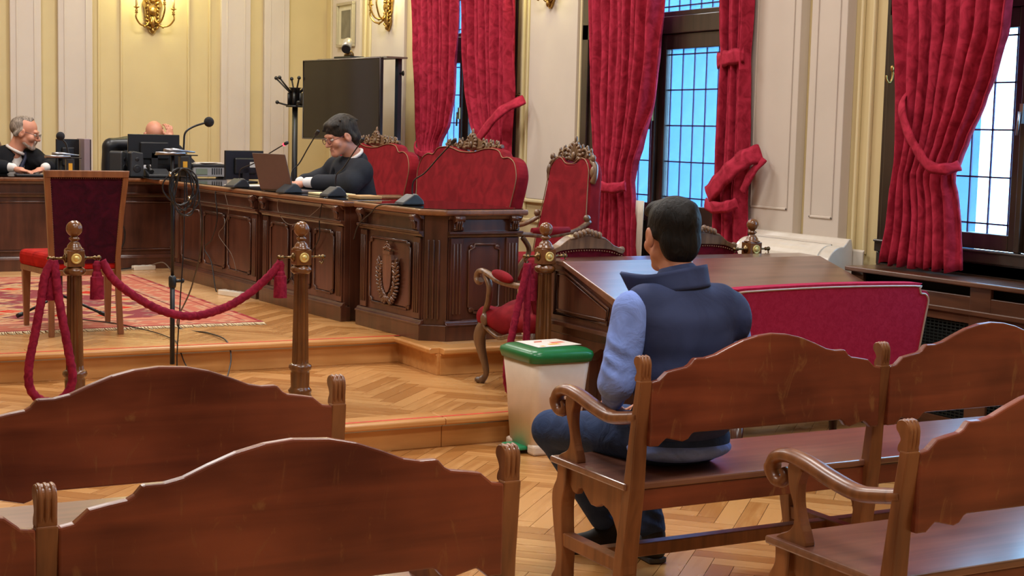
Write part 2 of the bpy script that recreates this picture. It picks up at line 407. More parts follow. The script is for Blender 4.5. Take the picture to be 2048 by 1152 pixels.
# ------------------------------------------------------------------ windows
def window(idx, a, b, z0, panel_z):
    w_ = MB(); X0, X1 = XW-.02, XW+.10; c = (a+b)/2; zt = 3.9
    for y0, y1 in ((a, a+.09), (b-.09, b)): w_.box(X0, X1+.05, y0, y1, z0, zt)
    w_.box(X0, X1+.05, a, b, zt-.08, zt); w_.box(X0, X1+.05, a, b, 2.255, 2.375); w_.box(X0, X1+.05, a, b, z0, z0+.1)
    root = tag(w_.build('window_%d' % idx, M_dark, bevel=.006), kind='structure')
    wc = MB()
    leafs = []
    for y0, y1 in ((a+.09, c-.005), (c+.005, b-.09)):
        f = MB(); fx0, fx1 = XW+.0, XW+.06; s = .085; zb, zt_ = panel_z, 2.255
        f.box(fx0, fx1, y0, y0+s, zb, zt_); f.box(fx0, fx1, y1-s, y1, zb, zt_)
        f.box(fx0, fx1, y0+s, y1-s, zt_-.105, zt_); f.box(fx0, fx1, y0+s, y1-s, zb, zb+.085 if panel_z > .9 else 1.085)
        fo = f.build('casement', M_dark, root, bevel=.005); g0, g1 = y0+s, y1-s; zg0, zg1 = 1.085, 2.15
        if panel_z < .9:
            f = MB()
            for q in ((y0+.09, y1-.09, .42, .46), (y0+.09, y1-.09, .92, .96), (y0+.09, y0+.13, .42, .96), (y1-.13, y1-.09, .42, .96)): f.box(fx0-.012, fx0, *q)
            f.build('panel_moulding', M_dark, fo, bevel=.004, seg=1)
        ys = [g0, g0+.03] + [g0+.03+(g1-g0-.06)*k/5 for k in range(1, 5)] + [g1-.03, g1]
        zs = [zg0, 1.135, 1.38, 1.628, 1.873, 2.115, zg1]
        leaded(fo, ys, zs)
        if panel_z > .9 or True:
            pass
    # transom light above
    f = MB(); f.box(XW, XW+.05, a+.09, b-.09, 2.375, 2.41); f.box(XW, XW+.05, a+.09, a+.15, 2.41, 3.8); f.box(XW, XW+.05, b-.15, b-.09, 2.41, 3.8); f.box(XW, XW+.05, a+.15, b-.15, 3.75, 3.82)
    fo = f.build('transom_frame', M_dark, root, bevel=.005); g0, g1 = a+.15, b-.15
    leaded(fo, [g0, g0+.03]+[g0+.03+(g1-g0-.06)*k/13 for k in range(1, 13)]+[g1-.03, g1], [2.41, 2.445, 2.70, 2.95, 3.2, 3.45, 3.70, 3.75])
    # espagnolette and catches
    h = MB(); h.box(XW-.035, XW, c-.018, c+.018, panel_z, 2.255); h.build('astragal', M_dark, root, bevel=.006)
    h = MB(); h.box(XW-.05, XW-.035, c-.012, c+.012, 1.66, 1.76); h.tube([(XW-.06, c, 1.72), (XW-.06, c+.01, 1.60)], .008); h.build('handle', M_bronze if idx != 3 else M_steel, root)
    h = MB(); h.box(XW-.01, XW, a-.03, a+.0, z0, zt); h.box(XW-.01, XW, b, b+.03, z0, zt); h.build('architrave', M_dark, root)
    return root
def leaded(parent, ys, zs):
    l = MB(); X = XW+.03; w_ = .0045
    for y in ys[1:-1]: l.box(X-.004, X+.004, y-w_, y+w_, zs[0], zs[-1])
    for z in zs[1:-1]: l.box(X-.004, X+.004, ys[0], ys[-1], z-w_, z+w_)
    l.build('glazing_bars', M_lead, parent)
    # panes are the pieces between the lead lines
    cache = {}
    for i in range(len(ys)-1):
        for j in range(len(zs)-1):
            dy, dz = ys[i+1]-ys[i], zs[j+1]-zs[j]; key = (round(dy, 3), round(dz, 3))
            if key not in cache:
                m = MB(); m.box(-.0015, .0015, -dy/2, dy/2, -dz/2, dz/2); me = m.mesh('pane'); me.materials.append(M_glass); cache[key] = me
            PANES.append((cache[key], (X, (ys[i]+ys[i+1])/2, (zs[j]+zs[j+1])/2), parent))
PANES = []
roots = [window(3, *WIN[0], .86, 1.0), window(2, *WIN[1], .3, .40), window(1, *WIN[2], .3, .40)]
for me, loc, par in PANES:
    o = bpy.data.objects.new('pane', me); o.location = loc; o.parent = par; C.objects.link(o)
# lower apron of window 3
m = MB(); m.box(XW-.04, XW, 4.5, 6.66, .93, .99); m.box(XW-.02, XW+.02, 4.5, 6.66, .8, .93); m.box(XW-.05, XW, 4.5, 6.66, .985, 1.0)
tag(m.build('trim_1', M_dark, bevel=.006), kind='structure')

# the building across the courtyard, its bluish shade put into the wall colour
ob = MB(); ob.box(20, 20.5, 20.25, 60, -6, 16)
ob.box(19.7, 20.7, 20.2, 60, 16, 16.4)
tag(ob.build('building', plain('blue_shade_wall', (42, 88, 126), .9, noise=.16, nscale=.25)), 'building wall with painted-in blue shade behind the leaded windows', 'building')
gg = MB(); gg.box(6.5, 60, -30, 60, -6.2, -6); tag(gg.build('courtyard_ground', plain('pavement', (120, 120, 118), .9)), kind='structure')

# ------------------------------------------------------------------ platforms
Z1, Z2 = .15, .31
def poly_struct(name, poly, z0, z1, mat):
    m = MB(); m.prism(poly, z0, z1, 'z'); return tag(m.build(name, mat), kind='structure')
plat1 = poly_struct('platform', [(-4, 6.69), (3.93, 6.69), (3.93, 6.99), (6, 6.99), (6, 8.6), (-4, 8.6)], 0, Z1-.004, M_step)
plat2 = poly_struct('platform.001', [(-4, 8.40), (3.79, 8.40), (3.79, 7.84), (6, 7.84), (6, YB), (-4, YB)], Z1-.004, Z2-.004, M_step)
def step_edge(parent, p, q, z, h, out, red=False, splits=(), dz=0):
    """nosing boards + riser boards along p->q ; out = outward normal"""
    z += dz; P = Vector((p[0], p[1], 0)); Q = Vector((q[0], q[1], 0)); d = (Q-P); L = d.length; d.normalize(); o = Vector((out[0], out[1], 0))
    cuts = [0]+[s for s in splits]+[L]
    for a, b in zip(cuts, cuts[1:]):
        a += .0015; b -= .0015
        M = Matrix((d, -o, Vector((0, 0, 1)))).transposed().to_4x4()
        M.translation = P
        m = MB(); prof = [(-.055, z-.034), (-.062, z-.025), (-.062, z-.008), (-.052, z+.001), (.11, z+.001), (.11, z-.034)]
        m.prism(prof, a, b, 'x', M); m.build('nosing', M_step, parent, bevel=.003, seg=1)
        m = MB(); m.box(a, b, -.012, .004, z-h, z-.034, M); m.build('riser_board', M_step, parent, bevel=.002, seg=1)
        m = MB(); m.box(a, b, -.020, -.012, z-.046, z-.036, M); m.build('cable_strip', plain('strip_wood', (212, 150, 88), .4) if not red else M_steel, parent)
        if red:
            m = MB(); m.box(a, b, -.020, .002, z+.0005, z+.0022, M); m.build('warning_strip', M_red, parent)
step_edge(plat1, (-4, 6.69), (3.93, 6.69), Z1, Z1, (0, -1), True, (3.2, 5.4, 7.25))
step_edge(plat1, (3.93, 6.69), (3.93, 6.99), Z1, Z1, (1, 0), dz=.0008)
step_edge(plat2, (-4, 8.40), (3.79, 8.40), Z2, Z2-Z1, (0, -1), True, (3.0, 5.6))
step_edge(plat2, (3.79, 8.40), (3.79, 7.84), Z2, Z2-Z1, (-1, 0), False)
step_edge(plat2, (3.79, 7.84), (6, 7.84), Z2, Z2-Z1, (0, -1), False, dz=.0008)

# herringbone parquet: every plank a piece
def clip(poly, a, b, c):       # keep a*x+b*y<=c
    out = []
    for i in range(len(poly)):
        p, q = poly[i], poly[(i+1) % len(poly)]; dp = a*p[0]+b*p[1]-c; dq = a*q[0]+b*q[1]-c
        if dp <= 0: out.append(p)
        if dp*dq < 0: t = dp/(dp-dq); out.append((p[0]+t*(q[0]-p[0]), p[1]+t*(q[1]-p[1])))
    return out
def herring(parent, rects, z, near, W=.085, Ln=.51, limit=290):
    """rects: list of (x0,x1,y0,y1) without overlap; near(x,y)-> priority (lower first)"""
    full = MB(); g = .0012; full.box(-Ln/2+g, Ln/2-g, -W/2+g, W/2-g, -.006, 0)
    me = full.mesh('plank'); me.materials.append(M_floor)
    k = int(round(Ln/W)); c45 = cos(pi/4); items = []
    x0 = min(r[0] for r in rects); x1 = max(r[1] for r in rects); y0 = min(r[2] for r in rects); y1 = max(r[3] for r in rects)
    R = int((max(x1-x0, y1-y0)*1.6)/W)+8; cx, cy = (x0+x1)/2, (y0+y1)/2
    for i in range(-R, R):
        for j in range(-R//k-2, R//k+3):
            # classic herringbone lattice: unit step (1,1), column step (2k?)
            for t in (0, 1):
                if t == 0: u, v, ang = i+j*k*1.0, i-j*k*1.0, 0
                else: u, v, ang = i+j*k*1.0, i-j*k*1.0, 1
                if ang == 0: pu, pv = (u+k/2)*W, (v+.5)*W
                else: pu, pv = (u+k+.5-k)*W, (v+1+k/2)*W
                X = cx+(pu-pv)*c45; Y = cy+(pu+pv)*c45
                a = pi/4 if ang == 0 else 3*pi/4
                if X < x0-.5 or X > x1+.5 or Y < y0-.5 or Y > y1+.5: continue
                items.append((X, Y, a))
    items.sort(key=lambda p: near(p[0], p[1])); n = 0; rest = MB()
    for X, Y, a in items:
        ca, sa = cos(a), sin(a)
        P0 = [(X+ca*u-sa*v, Y+sa*u+ca*v) for u, v in ((-Ln/2+g, -W/2+g), (Ln/2-g, -W/2+g), (Ln/2-g, W/2-g), (-Ln/2+g, W/2-g))]
        for r in rects:
            p = P0
            for h in ((-1, 0, -r[0]), (1, 0, r[1]), (0, -1, -r[2]), (0, 1, r[3])): p = clip(p, *h) if p else p
            if len(p) < 3: continue
            whole = all(abs(p[q][0]-P0[q][0])+abs(p[q][1]-P0[q][1]) < 1e-6 for q in range(4)) if len(p) == 4 else False
            if near(X, Y) < 1e5 and n < limit:
                if whole: o = bpy.data.objects.new('plank', me); o.location = (X, Y, z); o.rotation_euler = (0, 0, a)
                else:
                    m = MB(); m.prism([((q[0]-X)*ca+(q[1]-Y)*sa, -(q[0]-X)*sa+(q[1]-Y)*ca) for q in p], -.006, 0, 'z')
                    q_ = m.mesh('plank'); q_.materials.append(M_floor); o = bpy.data.objects.new('plank', q_); o.location = (X, Y, z); o.rotation_euler = (0, 0, a)
                o.parent = parent; C.objects.link(o); n += 1
            else: rest.prism(p, z-.006, z, 'z')
    if rest.v: tag(rest.build('plank_field', M_floor2, parent), kind='stuff')
M_floor2 = wood('parquet_field', (205, 152, 98), (230, 184, 130), .26, .5, 0, .35, mott=.6)
def vis(x, y):
    d = x*fw.x+y*fw.y; s_ = (x*cos(YAW)-y*sin(YAW))/max(d, .1)
    return 1e6 if (d < 3.6 or abs(s_) > .36) else d
def near0(x, y):
    v = vis(x, y)
    if v > 1e5 or x < .2 : return 1e6+abs(y)
    if x < 1.5 and y < 6: return 1e6
    return v
herring(floor_, [(-1.5, 5.98, .8, 6.68), (3.94, 5.98, 6.68, 6.98)], 0, near0)
herring(plat1, [(-1, 3.82, 6.80, 8.39), (3.82, 5.94, 7.10, 7.83)], Z1, lambda x, y: vis(x, y) if x > .9 else 1e6)
herring(plat2, [(-1, 3.72, 8.51, 14.9), (3.9, 5.94, 7.95, 15.25), (-1, 3.9, 14.9, 15.25), (3.72, 3.9, 8.51, 14.9)], Z2, lambda x, y: vis(x, y) if (x > .9 and y < 10.2 and x < 4) else 1e6)
# ------------------------------------------------------------------ benches
def bench(label, loc, segs, L=.965, arms=(True, True), grp='carved wooden courtroom benches in rows'):
    t = thing('bench', label, 'bench', loc, 0, grp)
    # local: x along the bench from the left post, y forward (seat), z up
    top = [(0.0, .795), (.03, .800), (.045, .812), (.06, .824), (.10, .831), (.135, .836), (.150, .844), (.165, .860), (.172, .862), (.21, .862), (.25, .870), (.30, .890), (.36, .911), (.42, .924), (.4825, .929)]
    topf = top+[(L-x, z) for x, z in reversed(top[:-1])]
    bot = [(0, .592), (.035, .592), (.05, .604), (.065, .615), (.10, .607), (.13, .600), (.15, .606), (.165, .622), (.175, .626)]
    botf = bot+[(L-x, z) for x, z in reversed(bot)]
    # smooth hump
    poly = topf+list(reversed(botf))
    for s in range(segs+1):
        x = s*L
        m = MB()   # post: raked and tapered, scrolled head
        ys = [(0.0, .10), (.20, .085), (.45, .05), (.62, .035), (.80, .012)]
        w_ = [.031, .030, .027, .024, .021]; d_ = [.052, .05, .046, .036, .030]
        vs = []
        for (z, y), a, b in zip(ys, w_, d_): vs += [(x-a, y-b/2-.0, z), (x+a, y-b/2, z), (x+a, y+b/2, z), (x-a, y+b/2, z)]
        fs = [(3, 2, 1, 0), (16, 17, 18, 19)]
        for i in range(4):
            for k in range(4): fs.append((i*4+k, i*4+(k+1) % 4, i*4+4+(k+1) % 4, i*4+4+k))
        m.add([(v[0], -.05+v[1]*1.0, v[2]) for v in vs], fs)
        p = m.build('post', M_bpost, t, bevel=.004)
        hd = [(-.012, .795), (.020, .795), (.022, .81), (.014, .825), (.020, .838), (.030, .85), (.030, .864), (.020, .874), (.004, .876), (-.010, .868), (-.016, .85), (-.014, .82)]
        hd = [(y_-.045+.01, z) for y_, z in hd]
        m = MB(); m.prism(cat2(hd, 4, True), x-.019, x+.019, 'x'); 
        for q in (-.012, 0, .012): m.tube([(x+q, -.040, .79), (x+q, -.049, .82), (x+q, -.050, .85), (x+q, -.040, .872), (x+q, -.022, .874)], .006, 6)
        m.build('scroll_head', M_bpost, p, bevel=.002, seg=1)
        # front leg
        outer = [(.455, .45), (.455, .40), (.478, .36), (.485, .32), (.472, .24), (.448, .14), (.452, .09), (.475, .055), (.472, .02), (.45, 0)]
        inner = [(.40, 0), (.405, .03), (.408, .09), (.405, .16), (.415, .24), (.418, .32), (.40, .38), (.395, .45)]
        m = MB(); m.prism([(y_-.02, z) for y_, z in cat2(outer, 4)+cat2(inner, 4)], x-.026, x+.026, 'x'); m.build('leg', M_bpost, t, bevel=.004)
        # side apron with scalloped edge, side stretcher
        ap = [(.01, .445), (.44, .445), (.44, .36), (.425, .37), (.405, .395), (.37, .385), (.35, .365), (.325, .362), (.31, .385), (.295, .392), (.27, .372), (.235, .348), (.20, .348), (.165, .365), (.13, .355), (.10, .335), (.075, .30), (.06, .25), (.01, .25)]
        m = MB(); m.prism([(y_, z) for y_, z in ap], x-.012, x+.012, 'x'); m.build('side_apron', M_bpost, t, bevel=.003, seg=1)
        m = MB(); m.box(x-.022, x+.022, .01, .40, .17, .215); m.build('side_stretcher', M_bpost, t, bevel=.004)
        if (s == 0 and arms[0]) or (s == segs and arms[1]):
            path = catmull([(x, -.03, .685), (x, .05, .668), (x, .14, .655), (x, .24, .668), (x, .34, .690), (x, .42, .697), (x, .475, .682), (x, .492, .65), (x, .475, .622), (x, .447, .618), (x, .432, .637), (x, .445, .655)], 5)
            rr = [.026+.004*sin(i/len(path)*6) if i < len(path)*.6 else lerp(.028, .014, (i/len(path)-.6)/.4) for i in range(len(path))]
            m = MB(); m.tube(path, rr, 10, flat=.75, upv=(0, 0, 1)); a = m.build('armrest', M_bpost, t)
            sup = [(.345, .67), (.395, .67), (.405, .62), (.395, .56), (.405, .50), (.44, .462), (.30, .462), (.325, .50), (.345, .56), (.35, .62)]
            sup = [(.35, .675), (.405, .68), (.400, .62), (.378, .57), (.372, .53), (.388, .50), (.432, .478), (.438, .462), (.325, .462), (.328, .50), (.345, .53), (.362, .58), (.362, .63)]
            m = MB(); m.prism(cat2(sup, 4, True), x-.017, x+.017, 'x'); m.build('arm_support', M_bpost, t, bevel=.003, seg=1)
    for s in range(segs):
        x = s*L
        m = MB(); m.prism([(x+p[0]*(L-.04)/L+.02, p[1]) for p in poly], -.052, -.028, 'y', Matrix.Translation((0, .0, 0)))
        m.build('back_panel', M_bench, t, bevel=.005)
    T = segs*L
    m = MB(); m.box(-.035, T+.035, .0, .47, .445, .468); m.build('seat', M_seat, t, bevel=.006)
    m = MB(); m.box(.02, T-.02, .005, .03, .375, .445); m.build('rear_apron', M_bench, t, bevel=.004)
    m = MB(); m.box(.02, T-.02, .40, .425, .375, .445); m.build('front_apron', M_bench, t, bevel=.004)
    m = MB(); m.box(0.02, T-.02, .19, .235, .165, .21); m.build('stretcher', M_bpost, t, bevel=.004)
    return t
bench('wooden bench with a carved humped back that the man in the vest sits on', (2.585, 3.93, 0), 3)
bench('wooden bench in the right foreground cut by the picture edge, window light on its seat', (2.62, 2.80, 0), 3)
bench('reddish wooden bench across the bottom left foreground, nearest to the camera', (1.56-.985*3, 2.90, 0), 3, .985)
bench('wooden bench in the second left row, before the rope posts', (1.56-.985*3, 3.90, 0), 3, .985)

# ------------------------------------------------------------------ judges' desk
def panel_frame(m, x0, x1, z0, z1, y, r=.012, notch=.035):
    """raised moulding frame with notched corners lying on the plane y (facing -y)"""
    n = notch
    P = [(x0+n, z0), (x1-n, z0), (x1-n, z0+n*.6), (x1, z0+n), (x1, z1-n), (x1-n, z1-n*.6), (x1-n, z1), (x0+n, z1), (x0+n, z1-n*.6), (x0, z1-n), (x0, z0+n), (x0+n, z0+n*.6)]
    m.tube([(a, y, b) for a, b in P], r, 6, closed=True)
    for a, b in ((x0+n*.5, z0+n*.5), (x1-n*.5, z0+n*.5), (x0+n*.5, z1-n*.5), (x1-n*.5, z1-n*.5)): m.lathe([(.004, .006), (.016, .004), (.018, -.004)], n=10, M=Matrix.Translation((a, y, b)) @ Matrix.Rotation(pi/2, 4, 'X'))
def corbel(m, x, z, y, w_=.03):
    pr = [(0, .10), (-.045, .10), (-.05, .085), (-.04, .07), (-.028, .055), (-.032, .035), (-.022, .012), (-.008, 0), (0, 0)]
    m.prism([(y+a, z+b) for a, b in pr], x-w_, x+w_, 'x')
    m.tube([(x-w_-.003, y-.035, z+.083), (x+w_+.003, y-.035, z+.083)], .02, 10); m.tube([(x-w_-.002, y-.018, z+.022), (x+w_+.002, y-.018, z+.022)], .014, 8)
    for q in (-.5, 0, .5): m.tube([(x+w_*q, y-.048, z+.07), (x+w_*q, y-.036, z+.045), (x+w_*q, y-.034, z+.02)], .006, 5)
def cabinet(label, P, Q, depth, npan, crest=False, closed=True):
    """front runs P->Q seen from outside with P on the left; local x along the front, y into the cabinet"""
    P = Vector((P[0], P[1], 0)); Q = Vector((Q[0], Q[1], 0)); W = (Q-P).length; a = atan2(Q.y-P.y, Q.x-P.x)
    t = thing('desk_cabinet', label, 'desk', (P.x, P.y, Z2), a, 'dark carved cabinets of the judges\' desk'); H = .745
    m = MB(); m.box(0, W, 0, .04, .10, H); m.build('front_board', M_desk, t, bevel=.003)
    for x0 in (0, W-.03):
        if depth > .2: m = MB(); m.box(x0, x0+.03, .04, depth, 0, H); m.build('end_board', M_desk, t, bevel=.003)
    m = MB(); m.box(-.02, W+.02, -.03, .04, 0, .095); m.build('plinth', M_desk, t, bevel=.004)
    m = MB(); m.prism([(-.035, .09), (-.035, .10), (-.022, .108), (-.016, .12), (0, .125), (0, .09)], -.022, W+.022, 'x'); m.build('moulding', M_desk, t, bevel=.002, seg=1); m = MB(); m.prism([(0, .612), (-.012, .618), (-.02, .63), (-.036, .638), (-.036, .652), (0, .652)], -.01, W+.01, 'x'); m.build('moulding', M_desk, t, bevel=.002, seg=1); m = MB()
    m.prism([(0, .72), (-.02, .725), (-.035, .745), (0, .745)], -.01, W+.01, 'x')
    m.build('moulding', M_desk, t, bevel=.002, seg=1)
    e = .105
    for x0 in (0.01, W-e-.0+.01):
        m = MB(); m.box(x0, x0+e-.02, -.014, 0, .125, .612); 
        for k in range(3): m.tube([(x0+.02+k*.022, -.017, .16), (x0+.02+k*.022, -.017, .58)], .0065, 6)
        m.build('pilaster', M_desk, t, bevel=.002, seg=1)
    for x in (.05, W-.05): m = MB(); corbel(m, x, .645, -.002); m.build('corbel', M_desk, t)
    iw = (W-2*e)/npan
    for k in range(npan):
        x0 = e+k*iw+.02; x1 = e+(k+1)*iw-.02
        m = MB(); m.box(x0+.02, x1-.02, -.006, .0, .175, .565); o = m.build('panel', M_desk, t, bevel=.004)
        m = MB(); panel_frame(m, x0+.012, x1-.012, .165, .575, -.010, .0085); m.build('panel_moulding', M_desk, o)
    if crest:
        cx, cz = W/2, .37; m = MB()
        sh = [(-.05, .11), (.05, .11), (.055, .0), (.042, -.08), (0, -.125), (-.042, -.08), (-.055, 0)]
        m.prism([(cx+x, cz+z) for x, z in cat2(sh, 3, True)], -.03, -.004, 'y')
        m.box(cx-.045, cx+.045, -.036, -.01, cz+.112, cz+.132)
        for k in range(5): m.ball((cx-.04+.02*k, -.028, cz+.145+.006*(2-abs(k-2))), .011, 8); 
        m.tube([(cx-.04, -.028, cz+.155), (cx-.02, -.028, cz+.172), (cx, -.028, cz+.176), (cx+.02, -.028, cz+.172), (cx+.04, -.028, cz+.155)], .006, 6); m.ball((cx, -.028, cz+.186), .009, 8)
        for sgn in (-1, 1):
            for k in range(15):
                u = k/14; an = -pi/2+sgn*(.10+u*1.95); rx, rz = .112, .150
                x = cx+rx*cos(an)*1.0; z = cz-.015+rz*sin(an); 
                tx, tz = -sgn*rx*sin(an)*-1, sgn*rz*cos(an)
                for side in (-1, 1):
                    d_ = Vector((-sgn*sin(an)*-.9, 0, sgn*cos(an)*.9)); 
                    d_ = Vector((sgn*-sin(an), 0, sgn*cos(an))); nrm = Vector((cos(an), 0, sin(an)))
                    q = d_*.6+nrm*side*.8; q.normalize(); c = Vector((x, -.022-.004*(k % 2), z))+q*.022
                    R = Matrix.Rotation(-atan2(q.z, q.x), 4, 'Y'); m.ball((0, 0, 0), (.030, .013, .0095), 6, Matrix.Translation(c) @ R)
            m.tube([(cx+sgn*.112*sin(.1+u*.13*1.95/1.0*1), -.016, cz-.015-.150*cos(.1+u*.13*1.95)) for u in range(8)], .006, 6)
        for k in range(6): m.ball((cx-.03+.012*k, -.03, cz-.165+.008*(k % 2)), .013, 8)
        m.build('carved_coat_of_arms', wood('carving_wood', (66, 38, 28), (120, 80, 60), .22, .7, 2, .8), t)
    return t
# left run (faces the room), right run (faces the witness chair), end
cabinet('left desk cabinet in front of the grey-bearded man', (2.02, 13.04), (2.90, 13.04), .45, 1)
cabinet('back desk cabinet right of the red chair, below the dark monitor', (2.92, 13.04), (3.86, 13.04), .45, 1)
cabinet('leftmost desk cabinet of the back row, behind the fluted rope post', (1.12, 13.04), (2.00, 13.04), .45, 1)
cabinet('desk cabinet of the right wing with three panels, farthest from camera', (3.52, 12.25), (3.625, 10.52), .36, 3)
cabinet('desk cabinet of the right wing with three panels, below the laptop', (3.63, 10.42), (3.725, 9.14), .33, 3)
cabinet('desk cabinet with carved wreath and crest in its panel', (3.775, 8.97), (3.83, 8.17), .10, 1, True)
cabinet('end cabinet of the desk facing the front, behind the red armchair', (3.955, 8.085), (4.44, 8.105), .8, 1)
m = MB(); m.prism([(3.832, 8.160), (3.948, 8.078), (3.95, 8.15), (3.9, 8.165)], Z2, Z2+.745, 'z'); m.prism([(3.80, 8.155), (3.935, 8.055), (3.94, 8.12), (3.88, 8.155)], Z2, Z2+.095, 'z')
for k in range(3): m.tube([(3.85+.025*k, 8.140-.02*k, Z2+.13), (3.85+.025*k, 8.140-.02*k, Z2+.60)], .009, 6)
t = thing('desk_corner_post', 'dark canted corner post of the desk between the wreath panel and the end panel', 'desk post', (3.9, 8.15, Z2), world=True)
m.build('post', M_desk, t, bevel=.003)
# worktops with rounded front edge
def worktop(label, poly, edges):
    cx = sum(p[0] for p in poly)/len(poly); cy = sum(p[1] for p in poly)/len(poly)
    t = thing('worktop', label, 'desk top', (cx, cy, 1.055), world=True)
    m = MB(); m.prism(poly, 1.056, 1.092, 'z'); m.build('slab', M_deskl, t, bevel=.012, seg=3)
    ins = [(cx+(p[0]-cx)*.92, cy+(p[1]-cy)*.97) for p in poly]
    m = MB(); m.prism(ins, 1.0925, 1.0965, 'z'); m.build('glass_top', plain('black_glass', (18, 14, 14), .06, spec=.8), t)
worktop('long polished desk top along the back row', [(1.0, 12.99), (3.46, 12.99), (3.46, 12.55), (4.3, 12.60), (4.3, 13.53), (1.0, 13.53)], 0)
worktop('polished desk top of the right wing carrying the laptop', [(3.46, 12.53), (3.69, 9.08), (4.06, 9.12), (4.06, 11.3), (4.28, 11.6), (4.30, 12.57)], 0)
worktop('polished end desk top with a single microphone on it', [(3.735, 9.03), (3.790, 8.15), (3.91, 8.035), (4.48, 8.06), (4.47, 9.08)], 0)

# ------------------------------------------------------------------ lectern desk
t = thing('writing_desk', 'wide dark wooden desk with a sloping top and a moulded side panel', 'desk', (4.8, 6.55, 0), world=True)
X0, X1 = 3.985, 5.64
side = [(6.93, .52), (6.93, .875), (6.77, .872), (6.24, .718), (6.24, .52)]
for a, b in ((X0, X0+.03), (X1-.03, X1)): m = MB(); m.prism(side, a, b, 'x'); m.build('side_panel', M_desk, t, bevel=.003)
m = MB(); m.box(X0+.03, X1-.03, 6.90, 6.93, .52, .87); m.box(X0+.03, X1-.03, 6.24, 6.27, .52, .715); m.box(X0+.03, X1-.03, 6.27, 6.9, .55, .56); m.build('body', M_desk, t, bevel=.003)
m = MB(); m.prism([(6.95, .875), (6.95, .902), (6.76, .898), (6.18, .736), (6.18, .712), (6.24, .712), (6.76, .870)], X0-.02, X1+.02, 'x'); m.build('sloping_top', wood('lectern_top', (92, 58, 44), (128, 90, 72), .3, .6, 0, 1.0), t, bevel=.006)
m = MB(); m.tube([(X0-.006, 6.86, .62), (X0-.006, 6.86, .845), (X0-.006, 6.765, .845), (X0-.006, 6.33, .70), (X0-.006, 6.33, .62)], .008, 6, closed=True); m.tube([(X0-.004, 6.84, .64), (X0-.004, 6.84, .825), (X0-.004, 6.77, .825), (X0-.004, 6.35, .685), (X0-.004, 6.35, .64)], .005, 6, closed=True)
m.box(X0-.03, X0, 6.22, 6.96, .565, .585); m.box(X0-.03, X1+.03, 6.22, 6.24, .565, .585); m.build('side_moulding', M_desk, t, bevel=.002, seg=1)
for a, b in ((X0+.0, X0+.05), (X1-.05, X1)): m = MB(); m.prism([(6.93, 0), (6.93, .52), (6.24, .52), (6.24, .49), (6.40, .49), (6.46, .46), (6.5, .42), (6.50, .0), (6.56, 0), (6.56, .40), (6.62, .46), (6.68, .47), (6.80, .47), (6.86, .44), (6.87, .4), (6.87, 0)], a, b, 'x'); m.build('trestle', M_desk, t, bevel=.003)
m = MB(); m.box(X0+.05, X1-.05, 6.50, 6.53, 0.05, .50)
for k in range(4): 
    x = X0+.1+k*.38; m.tube([(x, 6.495, .1), (x+.32, 6.495, .1), (x+.32, 6.495, .46), (x, 6.495, .46)], .008, 6, closed=True)
m.build('modesty_panel', M_desk, t)

# ------------------------------------------------------------------ sofa seen from behind
t = thing('sofa', 'low crimson velvet sofa seen from behind, piped edge, right of the seated man', 'sofa', (4.6, 5.6, 0), world=True)
bo = [(4.14, .30), (4.045, .80), (4.050, .845), (4.072, .852), (4.075, .878), (4.10, .892), (4.6, .900), (5.10, .892), (5.135, .880), (5.145, .855), (5.175, .850), (5.195, .82), (5.185, .76), (5.10, .30)]
bo = [(x, z) for x, z in bo]
pc = cat2(bo[1:13], 3); poly = [bo[0]]+pc+[bo[-1]]
m = MB(); m.prism(poly, 5.40, 5.475, 'y'); m.build('backrest', velvet('sofa_velvet', (156, 28, 60), (172, 38, 72), 40, .35, .3), t, bevel=.018, seg=3)
m = MB(); m.tube([(4.62+(x-4.62)*.985, 5.398, .30+(z-.30)*.975) for x, z in poly], .005, 6); m.build('piping', plain('silver_braid', (190, 170, 160), .4, metal=.3), t)
m = MB(); m.box(4.08, 5.16, 5.47, 6.02, .27, .44); m.build('seat', MATS['sofa_velvet'], t, bevel=.04, seg=3)
for x in (4.12, 5.12):
    for y in (5.44, 5.96):
        m = MB(); m.lathe([(.014, 0), (.018, .02), (.024, .16), (.03, .28)], (x, y, 0), 10); m.build('leg', M_desk, t)

# ------------------------------------------------------------------ radiator cover, air conditioner
t = thing('radiator_cover', 'long dark wooden radiator cover with mesh grilles beneath the right window', 'radiator cover', (5.8, 5.2, 0), world=True)
m = MB(); m.box(5.665, 5.955, 3.0, 6.56, .835, .862); m.build('top_board', wood('cover_wood', (60, 34, 22), (100, 64, 44), .3, .8, 1, .35), t, bevel=.006)
m = MB()
m.box(5.70, 5.72, 3.0, 6.54, .71, .785); m.box(5.70, 5.72, 3.0, 6.54, 0, .14); m.box(5.685, 5.70, 3.0, 6.54, .69, .715); m.box(5.70, 5.94, 6.52, 6.54, 0, .835)
ys = [6.60, 6.50, 5.98, 5.86, 5.24, 5.12, 4.5, 4.38, 3.76, 3.64]
for a, b in ((6.44, 6.54), (5.50, 5.64), (4.40, 4.54), (3.3, 3.44)): m.box(5.697, 5.72, a, b, .14, .835)
m.box(5.70, 5.72, 3.0, 6.54, .645, .71)
m.build('frame', MATS['cover_wood'], t, bevel=.004)
for a, b in ((5.64, 6.44), (4.54, 5.50), (3.44, 4.40)):
    m = MB()
    for k in range(int((b-a)/.030)): y = a+.030*(k+.5); m.box(5.714, 5.718, y-.004, y+.004, .14, .645)
    for k in range(30): z = .14+.0168*(k+.5); m.box(5.712, 5.714, a, b, z-.003, z+.003)
    tag(m.build('grille', plain('grille_metal', (66, 74, 72), .35, metal=.8), t), kind='stuff')
